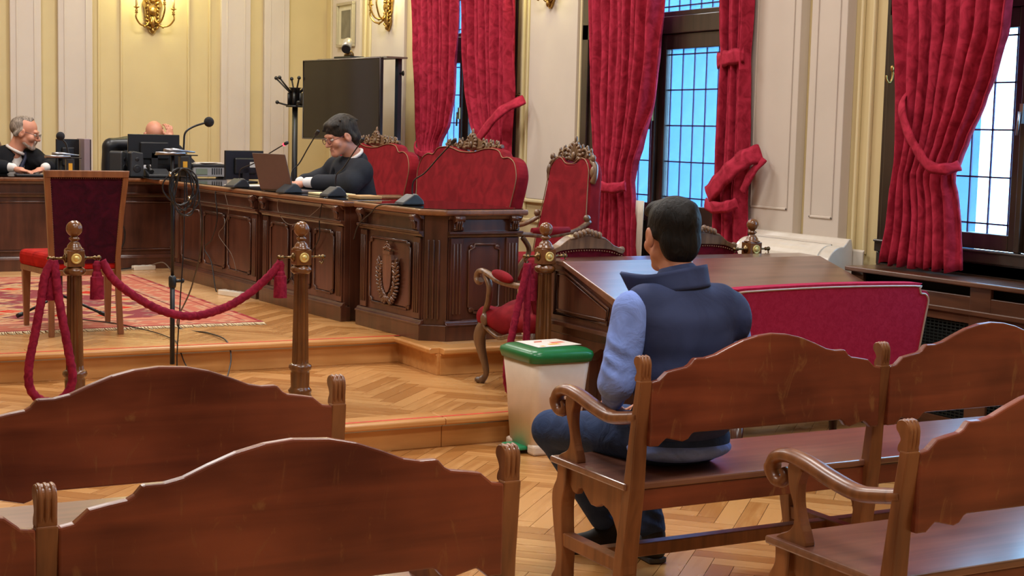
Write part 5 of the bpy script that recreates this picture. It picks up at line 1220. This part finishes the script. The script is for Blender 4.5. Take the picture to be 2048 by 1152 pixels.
cable('long black cable curving from the coiled bundle to the lower platform floor', [(2.42, 8.06, 1.25), (2.50, 8.2, .95), (2.56, 8.6, .62), (2.62, 9.1, .33), (2.72, 8.8, .318), (2.72, 8.45, .318), (2.70, 8.30, .24), (2.62, 8.12, .158), (2.5, 7.8, .158), (2.7, 7.6, .158), (2.74, 7.3, .158)])
cable('thin black cable across the platform from the rug to the centre stand', [(2.15, 9.6, .325), (2.30, 9.35, .325), (2.42, 9.0, .318), (2.45, 8.7, .318), (2.43, 8.45, .318), (2.44, 8.33, .22), (2.45, 8.2, .158), (2.3, 7.9, .158)], .0035)
cable('black cable beside the pole of the centre stand', [(2.37, 8.1, 1.25), (2.365, 8.1, .9), (2.345, 8.1, .55), (2.335, 8.1, .2), (2.4, 8.0, .158)], .0035)
cable('black cable hanging down the three-panel cabinet to the power strip', [(fz(11.3), 11.3, 1.09), (fz(11.3)-.03, 11.3, 1.04), (fz(11.3)-.03, 11.25, .85), (fz(11.4)-.02, 11.4, .68), (fz(11.55)-.02, 11.55, .60), (fz(11.4)-.02, 11.4, .50), (3.49, 11.1, .318), (3.47, 10.9, .318)])
cable('pale cable looping over the far cabinet front', [(fz(11.1), 11.1, 1.09), (fz(11.1)-.03, 11.1, 1.05), (fz(11.05)-.03, 11.03, .92), (fz(11.15)-.02, 11.15, .80), (fz(11.25)-.02, 11.25, .72), (fz(11.0)-.02, 11.0, .60), (fz(10.9)-.02, 10.9, .48)], .0022, wh, 'white cables at the desk')
cable('pale cable looping below the laptop microphone', [(fz(9.95), 9.95, 1.09), (fz(10.1)-.03, 10.1, 1.06), (fz(10.12)-.03, 10.12, .97), (fz(9.95)-.03, 9.95, .89), (fz(9.7)-.03, 9.7, .93), (fz(9.45)-.03, 9.45, 1.03), (fz(9.40), 9.40, 1.1)], .0022, wh, 'white cables at the desk')
cable('black cable dropping from the microphone right of the laptop', [(3.72, 9.42, 1.10), (fz(9.4)-.03, 9.40, 1.08), (fz(9.45)-.03, 9.45, .95), (fz(9.46)-.03, 9.46, .82), (fz(9.7)-.02, 9.7, .65), (fz(10)-.02, 9.95, .50)], .004)
cable('black cable slanting from the end microphone to the cabinet gap', [(3.83, 8.52, 1.10), (3.74, 8.62, 1.09), (3.735, 8.75, 1.03), (3.73, 8.92, .95), (3.74, 9.02, .85)], .0045)
cable('black cable on the floor below the back desk', [(3.38, 12.95, .33), (3.1, 12.85, .318), (2.8, 12.9, .318), (3.2, 12.98, .45), (3.28, 12.98, .62), (3.2, 12.98, .8), (3.08, 12.98, .9)], .006)
cable('white cable from the chair to the far power strip', [(2.85, 12.6, .318), (3.0, 12.72, .318), (3.2, 12.8, .318), (3.36, 12.88, .33)], .005, wh, 'white cables at the desk')
cable('white cable right of the far power strip', [(3.47, 12.92, .34), (3.56, 12.80, .38), (3.58, 12.6, .318)], .005, wh, 'white cables at the desk')
# ------------------------------------------------------------------ people
M_skin = plain('skin_tan', (196, 132, 104), .5, noise=.06, nscale=12)
M_skin2 = plain('skin_ruddy', (202, 140, 114), .5, noise=.08, nscale=14)
M_eye = plain('eye', (60, 45, 36), .2)
def cloth(name, col, bmp=.3, sc=5, rough=.85, quilt=None):
    m, nt, b = _mat(name); c = rgb(col); b.inputs['Roughness'].default_value = rough; b.inputs['Specular IOR Level'].default_value = .2
    n = N(nt, 'ShaderNodeTexNoise'); n.inputs['Scale'].default_value = sc; n.inputs['Detail'].default_value = 4; n.inputs['Distortion'].default_value = 1
    nt.links.new(coords(nt), n.inputs['Vector'])
    nt.links.new(ramp(nt, n.outputs[0], [(.3, tuple(v*.8 for v in c[:3])+(1,)), (.7, tuple(v*1.2 for v in c[:3])+(1,))]), b.inputs['Base Color'])
    h = n.outputs[0]
    if quilt:
        w_ = N(nt, 'ShaderNodeTexWave'); w_.bands_direction = 'Z'; w_.inputs['Scale'].default_value = quilt; w_.inputs['Distortion'].default_value = .5; w_.inputs['Detail'].default_value = 1
        nt.links.new(coords(nt), w_.inputs['Vector']); mx = N(nt, 'ShaderNodeMath', operation='MULTIPLY_ADD'); mx.inputs[1].default_value = .55
        nt.links.new(w_.outputs['Fac'], mx.inputs[0]); nt.links.new(n.outputs[0], mx.inputs[2]); h = mx.outputs[0]
    bump(nt, b, h, bmp, .02); return m
def hair_mat(name, dark, light):
    m, nt, b = _mat(name); b.inputs['Roughness'].default_value = .6; b.inputs['Specular IOR Level'].default_value = .25
    n = N(nt, 'ShaderNodeTexNoise'); n.inputs['Scale'].default_value = 34; n.inputs['Detail'].default_value = 6; n.inputs['Distortion'].default_value = 1.6
    nt.links.new(coords(nt, (1, 1, .35)), n.inputs['Vector']); nt.links.new(ramp(nt, n.outputs[0], [(.3, rgb(dark)), (.72, rgb(light))]), b.inputs['Base Color'])
    bump(nt, b, n.outputs[0], .9, .008); return m
def frame(c, heading, pitch=0, roll=0, s=1.0):
    """heading: degrees clockwise from +y (so 90 = +x); pitch > 0 looks down. local +y is forward, +x is the figure's right"""
    return Matrix.Translation(c) @ Matrix.Rotation(radians(-heading), 4, 'Z') @ Matrix.Rotation(radians(-pitch), 4, 'X') @ Matrix.Rotation(radians(roll), 4, 'Y') @ Matrix.Scale(s, 4)
class LS:
    """writes local primitives into an SDF through a matrix"""
    def __init__(q, s, M): q.s = s; q.M = M; q.sc = M.to_scale()[0]; q.e = tuple(M.to_3x3().normalized().to_euler())
    def cap(q, a, b, ra, rb=None, k=None, op=1): q.s.cap(q.M @ Vector(a), q.M @ Vector(b), ra*q.sc, (ra if rb is None else rb)*q.sc, k, op)
    def ell(q, c, r, rot=(0, 0, 0), k=None, op=1):
        R = (q.M.to_3x3().normalized() @ Euler(rot).to_matrix()).to_euler(); q.s.ell(q.M @ Vector(c), tuple(v*q.sc for v in r), tuple(R), k, op)
def head(M, age=0):
    s = SDF(.018); h = LS(s, M)
    h.ell((0, -.015, .03), (.076, .096, .086)); h.ell((0, .025, -.03), (.060, .066, .086)); h.cap((-.045, .015, -.065), (-.015, .070, -.098), .022); h.cap((.045, .015, -.065), (.015, .070, -.098), .022)
    h.ell((0, .078, -.098), (.026, .018, .020)); h.cap((-.036, .083, .018), (.036, .083, .018), .012, k=.012)
    for sx in (-1, 1):
        h.ell((sx*.042, .062, -.035), (.026, .024, .026)); h.ell((sx*.033, .101, -.004), (.017, .014, .012), k=.010, op=-1)
        h.ell((sx*.083, -.006, -.012), (.012, .022, .035), rot=(radians(-12), 0, 0), k=.006); h.ell((sx*.095, .000, -.008), (.006, .011, .018), k=.004, op=-1)
    h.cap((0, .090, .008), (0, .112, -.034), .007, .0125, k=.010); h.cap((-.011, .100, -.040), (.011, .100, -.040), .009, k=.008)
    h.cap((-.020, .088, -.066), (.020, .088, -.066), .0065, k=.006); h.cap((-.018, .086, -.077), (.018, .086, -.077), .0075, k=.006); h.cap((-.024, .102, -.0715), (.024, .102, -.0715), .003, k=.004, op=-1)
    h.cap((0, -.025, -.07), (0, -.045, -.19), .054, .060, k=.03)
    return s
def eyes(t, M):
    m = MB()
    for sx in (-1, 1): c = M @ Vector((sx*.033, .082, -.004)); m.ball(tuple(c), .0125, 10)
    m.build('eyes', plain('eye_white', (210, 196, 182), .3), t); m = MB()
    for sx in (-1, 1): c = M @ Vector((sx*.033, .0925, -.006)); m.ball(tuple(c), .005, 8)
    m.build('irises', M_eye, t)
def glasses(t, M, col=(40, 30, 30)):
    m = MB()
    for sx in (-1, 1):
        m.tube([M @ Vector((sx*.034+.024*cos(a_*pi/8), .112-.006*abs(cos(a_*pi/8)), -.008+.017*sin(a_*pi/8))) for a_ in range(16)], .0022, 6, closed=True)
        m.tube([M @ Vector(p) for p in ((sx*.058, .106, -.004), (sx*.078, .07, 0), (sx*.084, -.005, .004))], .0022, 6)
    m.tube([M @ Vector(p) for p in ((-.010, .113, -.004), (0, .117, 0), (.010, .113, -.004))], .002, 6)
    m.build('glasses', plain('glasses_rim_%d' % col[0], col, .3), t)
def hand(s, M, side, curl=.5):
    """local +y along the fingers, +z back of hand; thumb on +x*side"""
    h = LS(s, M); h.s.k = .008
    h.ell((0, .035, 0), (.040, .050, .014)); h.cap((0, -.03, 0), (0, .01, 0), .025, .028)
    for i, (x, L) in enumerate(((.030, .072), (.010, .080), (-.010, .075), (-.029, .060))):
        a = radians(18+30*curl); p0 = Vector((x*side, .072, 0)); p1 = p0+Vector((x*side*.12, cos(a*.6)*L*.45, -sin(a*.6)*L*.45)); p2 = p1+Vector((0, cos(a*1.6)*L*.33, -sin(a*1.6)*L*.33)); p3 = p2+Vector((0, cos(a*2.3)*L*.25, -sin(a*2.3)*L*.25))
        h.cap(p0, p1, .0095, .0088, k=.004); h.cap(p1, p2, .0088, .008, k=.004); h.cap(p2, p3, .008, .007, k=.004)
    h.cap((.025*side, .0, -.006), (.052*side, .030, -.012), .013, .0105, k=.008); h.cap((.052*side, .030, -.012), (.058*side, .060, -.018), .0105, .0085, k=.004)
def tufts(s, M, n, fn, seed):
    rnd = random.Random(seed); h = LS(s, M)
    for _ in range(n):
        a, b = fn(rnd); h.cap(a, b, .0075, .004, k=.012)

# --- the man on the bench
t = thing('person', 'dark-haired man in a navy padded vest and blue shirt sitting on the bench', 'person', (2.9, 4.15, 0), world=True)
HM = frame((2.868, 4.185, 1.230), 7, 6)
s = head(HM)
V1 = organic(s, .0042)
s = SDF(.05); s.ell((2.90, 4.13, .57), (.165, .12, .095)); s.cap((2.89, 4.12, .62), (2.875, 4.12, .92), .105, .115); s.cap((2.72, 4.13, .99), (3.02, 4.11, .99), .058); s.cap((2.87, 4.13, 1.0), (2.868, 4.15, 1.09), .06)
for sh, el, ha, sd in (((2.685, 4.13, .985), (2.625, 4.12, .745), (2.78, 4.40, .64), -1), ((3.05, 4.11, .985), (3.13, 4.12, .745), (2.96, 4.42, .63), 1)):
    s.cap(sh, el, .043, .036); s.cap(el, ha, .035, .026)
for hp, kn, an in (((2.81, 4.16, .555), (2.735, 4.71, .485), (3.0, 4.735, .10)), ((2.98, 4.15, .555), (3.03, 4.68, .49), (3.08, 4.56, .10))):
    s.cap(hp, kn, .075, .05); s.cap(kn, an, .048, .034)
organic(s, .012, V1)
s = SDF(.008); hand(s, frame((2.785, 4.41, .625), 25, 25), 1, .6); organic(s, .004, V1)
s = SDF(.008); hand(s, frame((2.955, 4.43, .615), -25, 25), -1, .6); organic(s, .004, V1)
V1.build('body', M_skin, t); eyes(t, HM)
# hair
s = SDF(.015); h = LS(s, HM)
h.ell((0, -.024, .040), (.084, .104, .086)); h.ell((0, -.062, -.022), (.073, .052, .082)); h.ell((-.015, .050, .084), (.050, .050, .028), rot=(-.3, 0, 0)); h.cap((-.068, .006, .022), (-.066, -.03, .0), .014, .020); h.cap((.068, .006, .022), (.066, -.03, .0), .014, .020)
h.ell((0, .115, -.03), (.10, .075, .085), k=.01, op=-1); h.ell((-.090, .002, -.022), (.026, .027, .044), k=.006, op=-1); h.ell((.090, .002, -.022), (.026, .027, .044), k=.006, op=-1)
def ft(r):
    th = r.uniform(-pi, pi); ph = r.uniform(.15, 1.35); d = Vector((sin(ph)*cos(th)*.082, -.025+sin(ph)*sin(th)*.1, .045+cos(ph)*.080)); tn = Vector((.02*cos(th)+r.uniform(-.02, .02), .02*sin(th)+.006, -.022+r.uniform(0, .02)))
    return d, d+tn
def ft1(r):
    while True:
        a, b = ft(r)
        if not (a.y > .045 and a.z < .09): return a, b
h.ell((.02, -.088, .080), (.030, .024, .024)); h.cap((-.035, .05, .092), (-.05, .075, .075), .014, .008); h.cap((0, .06, .095), (-.01, .085, .085), .012, .008)
organic(s, .0042).build('hair', hair_mat('hair_black', (6, 6, 7), (28, 24, 23)), t)
# shirt: sleeves and the tail below the vest
M_shirt = cloth('shirt_blue', (132, 158, 232), .6, 11)
s = SDF(.035)
for sh, el, ha in (((2.690, 4.13, .985), (2.622, 4.11, .755), (2.77, 4.36, .65)), ((3.045, 4.11, .985), (3.13, 4.12, .745), (2.97, 4.38, .64))):
    s.cap(sh, el, .068, .056, k=.03); s.cap(el, ha, .052, .038, k=.03)
    d_ = Vector(el)-Vector(sh)
    for u, o_ in ((.45, .012), (.68, .016), (.85, .018)): c = Vector(sh)+d_*u; s.ell(c+Vector((-.02, -.015, 0)), (.058-.01*u, .056-.01*u, .014), rot=(.5, .3, 0), k=.02)
s.ell((2.885, 4.12, .525), (.19, .135, .045), k=.03); s.cap((2.87, 4.13, .98), (2.868, 4.145, 1.07), .075, .068)
organic(s, .008).build('shirt', M_shirt, t)
# vest
M_vest = cloth('vest_navy', (56, 66, 102), .28, 6, .75, quilt=3.4)
s = SDF(.05)
s.ell((2.885, 4.115, .62), (.192, .138, .09)); s.ell((2.88, 4.12, .78), (.185, .142, .16)); s.ell((2.875, 4.12, .92), (.190, .138, .13)); s.cap((2.735, 4.125, 1.005), (3.005, 4.10, 1.00), .070, .072, k=.05); s.cap((2.87, 4.12, 1.01), (2.868, 4.13, 1.075), .088, .078, k=.04)
s.ell((3.075, 4.105, .95), (.045, .085, .09), k=.03); s.ell((2.655, 4.13, .93), (.055, .075, .115), k=.015, op=-1)
organic(s, .009).build('vest', M_vest, t)
def strip_mesh(bot, topc, th, name, mat, parent):
    B_ = catmull(bot, 5); T_ = catmull(topc, 5); m = MB(); n = len(B_)
    m.grid(lambda u, v: tuple(B_[min(n-1, int(round(u*(n-1))))].lerp(T_[min(n-1, int(round(u*(n-1))))], v)), n-1, 6); return m.build(name, mat, parent, solid=th)
strip_mesh([(2.97, 4.22, 1.03), (2.965, 4.13, 1.055), (2.93, 4.065, 1.065), (2.865, 4.045, 1.06), (2.80, 4.075, 1.05), (2.775, 4.14, 1.03), (2.775, 4.22, .99)],
           [(2.955, 4.24, 1.10), (2.955, 4.14, 1.125), (2.925, 4.082, 1.135), (2.865, 4.064, 1.13), (2.795, 4.09, 1.115), (2.755, 4.16, 1.10), (2.705, 4.23, 1.105)], .014, 'collar', M_vest, t)
# jeans
M_jean = cloth('denim', (48, 66, 104), .5, 12)
s = SDF(.03)
s.ell((2.895, 4.13, .55), (.18, .13, .085), k=.05)
for hp, kn, an in (((2.81, 4.16, .555), (2.735, 4.71, .485), (2.985, 4.74, .13)), ((2.98, 4.15, .555), (3.03, 4.68, .49), (3.08, 4.56, .13))):
    s.cap(hp, kn, .092, .067); s.cap(kn, an, .066, .052); d_ = Vector(an)-Vector(kn)
    for u in (.5, .64, .76, .87, .97): c = Vector(kn)+d_*u; s.ell(c, (.064-.006*u, .062, .016), rot=(.15*sin(u*20), .5, 0), k=.012)
organic(s, .008).build('jeans', M_jean, t)
def shoe(a, b, name='shoe'):
    A_ = Vector(a); B_ = Vector(b); s = SDF(.03); s.cap(A_+Vector((0, 0, .045)), A_.lerp(B_, .3)+Vector((0, 0, .05)), .040, .040); s.cap(A_.lerp(B_, .3)+Vector((0, 0, .045)), B_+Vector((0, 0, .032)), .042, .030); s.cap(A_+Vector((0, 0, .06)), A_+Vector((0, 0, .10)), .040, .042)
    s.cap(A_+Vector((0, 0, .012)), B_+Vector((0, 0, .012)), .012, .012); o = organic(s, .006).build(name, plain('black_suede', (20, 20, 24), .7), t)
    m = MB(); d = (B_-A_).normalized(); p = Vector((-d.y, d.x, 0)); L = (B_-A_).length
    sh = [(-.045, 0), (-.035, .036), (.04, .036), (L*.6, .044), (L+.012, .034), (L+.034, 0)]; pts = sh+[(x, -y) for x, y in reversed(sh[1:-1])]
    m.prism([(A_.x+d.x*x+p.x*y, A_.y+d.y*x+p.y*y) for x, y in pts], .002, .022, 'z'); m.build('sole', plain('grey_sole', (70, 70, 74), .6), o, bevel=.004)
    m = MB()
    for k in range(4): q = A_.lerp(B_, .35+.1*k)+Vector((0, 0, .092-.012*k)); m.tube([q-p*.02, q+Vector((0, 0, .004)), q+p*.02], .0028, 5)
    m.build('laces', M_black, o)
shoe((3.035, 4.72, 0), (2.86, 4.775, 0)); shoe((3.085, 4.545, 0), (3.10, 4.74, 0))

def robed(label, HM, torso, sh, arms, skin, hairfn, robe=(24, 24, 28), cuffs=True, shirt=True, gl=None, base=None, cuffc=(226, 220, 216), vw=.05):
    t = thing('person', label, 'person', base, world=True)
    V = organic(head(HM), .0046); s = SDF(.05); s.cap(torso[0], torso[1], .11, .12); s.cap(sh[0], sh[1], .05); s.cap(Vector(sh[0]).lerp(Vector(sh[1]), .5), HM @ Vector((0, -.04, -.16)), .055)
    for a, e, w_, hm, sd in arms: s.cap(a, e, .042, .036); s.cap(e, w_, .035, .025)
    hp = Vector(torso[0]); fwd = (Vector(arms[0][2])-Vector(arms[0][0])); fwd.z = 0; fwd.normalize(); side = Vector((-fwd.y, fwd.x, 0))
    for q in (-1, 1):
        k_ = hp+fwd*.36+side*q*.12+Vector((0, 0, -.06)); k_.z = Z2+.50; s.cap(hp+side*q*.09, k_, .075, .055); s.cap(k_, (k_.x, k_.y, Z2+.09), .05, .04); s.cap((k_.x, k_.y, Z2+.05), (k_.x+fwd.x*.15, k_.y+fwd.y*.15, Z2+.04), .045, .04)
    organic(s, .013, V)
    for a, e, w_, hm, sd in arms: s = SDF(.008); hand(s, hm, sd, .5); organic(s, .0045, V)
    V.build('body', skin, t); eyes(t, HM)
    s = SDF(.015); hairfn(s, LS(s, HM))
    if s.p: organic(s, .0045).build('hair', hairfn.mat, t)
    R = SDF(.06); R.cap(torso[0], torso[1], .175, .160); R.cap(sh[0], sh[1], .082, .082); R.cap(Vector(sh[0]).lerp(Vector(sh[1]), .5), HM @ Vector((0, -.075, -.19)), .09, .06)
    for q in (-1, 1):
        k_ = hp+fwd*.34+side*q*.12; k_.z = Z2+.50; R.cap(hp+side*q*.08, k_, .11, .08, k=.08)
    for a, e, w_, hm, sd in arms:
        A_, E_, W_ = Vector(a), Vector(e), Vector(w_); R.cap(A_, E_, .082, .070); R.cap(E_, E_.lerp(W_, .72), .068, .060)
        for u in (.3, .6, .85): R.ell(A_.lerp(E_, u), (.082-.01*u, .080, .015), rot=(.4, u, 0), k=.02)
    if shirt:
        f_ = HM.to_3x3() @ Vector((0, 1, 0)); f_ = Vector(shirt); 
        c = Vector(torso[1]).lerp(Vector(torso[0]), .25)+f_*.165; R.ell(c, (vw, .06, .19), k=.01, op=-1)
    rb = organic(R, .010).build('robe', cloth('robe_%d_%d' % (robe[0], len(MATS)), robe, .5, 5), t)
    c0 = Vector(torso[1]); Sd = SDF(.03); Sd.cap(Vector(torso[0]), c0, .145, .135); Sd.cap(c0+Vector((0, 0, .02)), HM @ Vector((0, -.035, -.155)), .085, .064)
    organic(Sd, .010).build('shirt', plain('white_shirt', (222, 214, 208), .8), t)
    if shirt:
        f_ = Vector(shirt); kn = HM @ Vector((0, .025, -.155)); m = MB(); c1 = kn.lerp(c0, .5)+f_*.05; 
        m.tube([kn+f_*.012, kn+f_*.03+Vector((0, 0, -.04)), c0+f_*.145+Vector((0, 0, -.06)), c0+f_*.158+Vector((0, 0, -.2))], [.016, .014, .024, .030], 8, flat=1); m.build('tie', plain('navy_tie', (28, 34, 62), .6), t)
    if cuffs:
        for a, e, w_, hm, sd in arms:
            E_, W_ = Vector(e), Vector(w_); s = SDF(.01); s.cap(E_.lerp(W_, .66), E_.lerp(W_, 1.0), .044, .037); organic(s, .008).build('cuff', plain('cuff_%d' % cuffc[0], cuffc, .8), t)
    m = MB(); m.tube([HM @ Vector((.068*cos(a_*pi/10), -.036+.068*sin(a_*pi/10), -.150-.016*sin(a_*pi/10))) for a_ in range(20)], .013, 8, closed=True); m.build('collar', MATS['white_shirt'], t)
    if gl: glasses(t, HM, gl)
    return t
# --- the man with the laptop (faces -x)
HM = frame((4.125, 10.22, 1.505), -95, 20, 0, 1.12)
def hf(s, h):
    h.ell((0, -.022, .045), (.092, .108, .088)); h.ell((0, -.075, -.02), (.080, .052, .085)); h.ell((0, .046, .082), (.070, .044, .030)); h.cap((-.074, -.015, .03), (-.076, -.05, -.03), .020); h.cap((.074, -.015, .03), (.076, -.05, -.03), .020)
    h.ell((0, .118, -.045), (.095, .075, .088), k=.012, op=-1)
    h.cap((-.05, .06, .078), (-.02, .092, .058), .012, .006); h.cap((.0, .07, .085), (.03, .095, .06), .012, .006); h.cap((.04, .06, .08), (.062, .075, .05), .012, .006); tufts(s, h.M, 14, ft1, 8)
hf.mat = hair_mat('hair_dark_grey', (16, 14, 13), (62, 54, 46))
hm1 = frame((3.83, 10.31, 1.145), -80, 8); hm2 = frame((3.84, 10.50, 1.135), -95, 8)
robed('dark-haired man with glasses in a dark suit and robe typing on the laptop', HM, ((4.30, 10.26, .80), (4.23, 10.26, 1.17)), ((4.215, 10.07, 1.262), (4.19, 10.44, 1.27)),
      [((4.21, 10.05, 1.23), (4.10, 9.99, 1.165), (3.90, 10.28, 1.165), hm1, 1), ((4.19, 10.45, 1.24), (4.10, 10.56, 1.165), (3.92, 10.48, 1.16), hm2, -1)],
      M_skin2, hf, (40, 42, 48), True, (-1, 0, 0), (92, 30, 40), (4.3, 10.24, Z2))
t = thing('swivel_chair', 'dark chair under the dark-haired man, behind the desk wing', 'chair', (4.36, 10.24, Z2), pi/2)
m = MB(); m.box(-.22, .22, -.24, .2, .34, .40); m.build('seat', M_black, t, bevel=.02); m = MB(); m.tube([(0, 0, .06), (0, 0, .34)], .03, 10); m.build('column', M_black, t)
m = MB(); m.box(-.2, .2, -.22, -.18, .40, .62); m.build('backrest', M_black, t, bevel=.015)
for k in range(5): a = k*2*pi/5; m = MB(); m.tube([(0, 0, .07), (.24*cos(a), .24*sin(a), .025)], .018, 8); m.build('base_arm', M_black, t)
# --- the grey-bearded man at the left
HM = frame((2.585, 13.62, 1.458), 112, 14, 0, 1.14)
def hf(s, h):
    h.ell((0, -.045, .030), (.084, .078, .078)); h.ell((0, -.01, .085), (.055, .07, .032)); h.cap((-.078, -.015, .01), (-.074, -.05, -.03), .016, .02); h.cap((.078, -.015, .01), (.074, -.05, -.03), .016, .02); h.cap((0, -.02, .100), (.02, .03, .108), .012)
    h.ell((0, .085, .03), (.10, .07, .095), k=.01, op=-1)
hf.mat = hair_mat('hair_grey', (96, 84, 74), (168, 154, 140))
hm1 = frame((2.66, 13.255, 1.14), -160, 10); hm2 = frame((2.47, 13.26, 1.135), 150, 10)
t = robed('grey-bearded man with glasses and black robe at the left edge, hand on a mouse', HM, ((2.46, 13.86, .80), (2.47, 13.72, 1.17)), ((2.29, 13.74, 1.235), (2.66, 13.70, 1.24)),
      [((2.67, 13.69, 1.21), (2.80, 13.50, 1.165), (2.68, 13.28, 1.165), frame((2.625, 13.235, 1.14), -130, 8), 1), ((2.28, 13.72, 1.20), (2.20, 13.46, 1.165), (2.42, 13.30, 1.16), frame((2.47, 13.24, 1.14), 120, 8), -1)],
      M_skin2, hf, (26, 27, 32), True, (.35, -.93, 0), (70, 60, 58), (2.47, 13.8, Z2), vw=.10)
s = SDF(.010); h = LS(s, HM); h.cap((-.045, .020, -.075), (-.014, .078, -.104), .020); h.cap((.045, .020, -.075), (.014, .078, -.104), .020); h.ell((0, .084, -.102), (.028, .018, .022)); h.cap((-.026, .094, -.054), (.026, .094, -.054), .007); h.cap((-.026, .092, -.060), (-.024, .086, -.09), .007); h.cap((.026, .092, -.060), (.024, .086, -.09), .007)
organic(s, .004).build('beard', hair_mat('beard_grey', (150, 130, 120), (206, 192, 182)), t)
# --- the bald man behind the monitor
HM = frame((3.775, 13.87, 1.455), 178, 38, 0, 1.03)
def hf(s, h): h.cap((-.076, -.04, -.02), (0, -.106, -.02), .010); h.cap((.076, -.04, -.02), (0, -.106, -.02), .010)
hf.mat = MATS['hair_grey']
robed('bald man bowed behind the wide monitor with one hand at his forehead', HM, ((3.73, 14.0, .80), (3.73, 13.93, 1.17)), ((3.92, 13.92, 1.225), (3.54, 13.92, 1.225)),
      [((3.93, 13.91, 1.19), (4.02, 13.66, 1.175), (3.90, 13.72, 1.37), Matrix.Translation((3.885, 13.745, 1.44)) @ Matrix.Rotation(radians(75), 4, 'X') @ Matrix.Rotation(radians(20), 4, 'Y'), -1), ((3.53, 13.91, 1.19), (3.42, 13.64, 1.165), (3.60, 13.45, 1.15), frame((3.64, 13.40, 1.13), 150, 8), -1)],
      M_skin2, hf, (30, 32, 38), True, (0, -1, 0), None, (3.73, 13.95, Z2), (176, 178, 186))
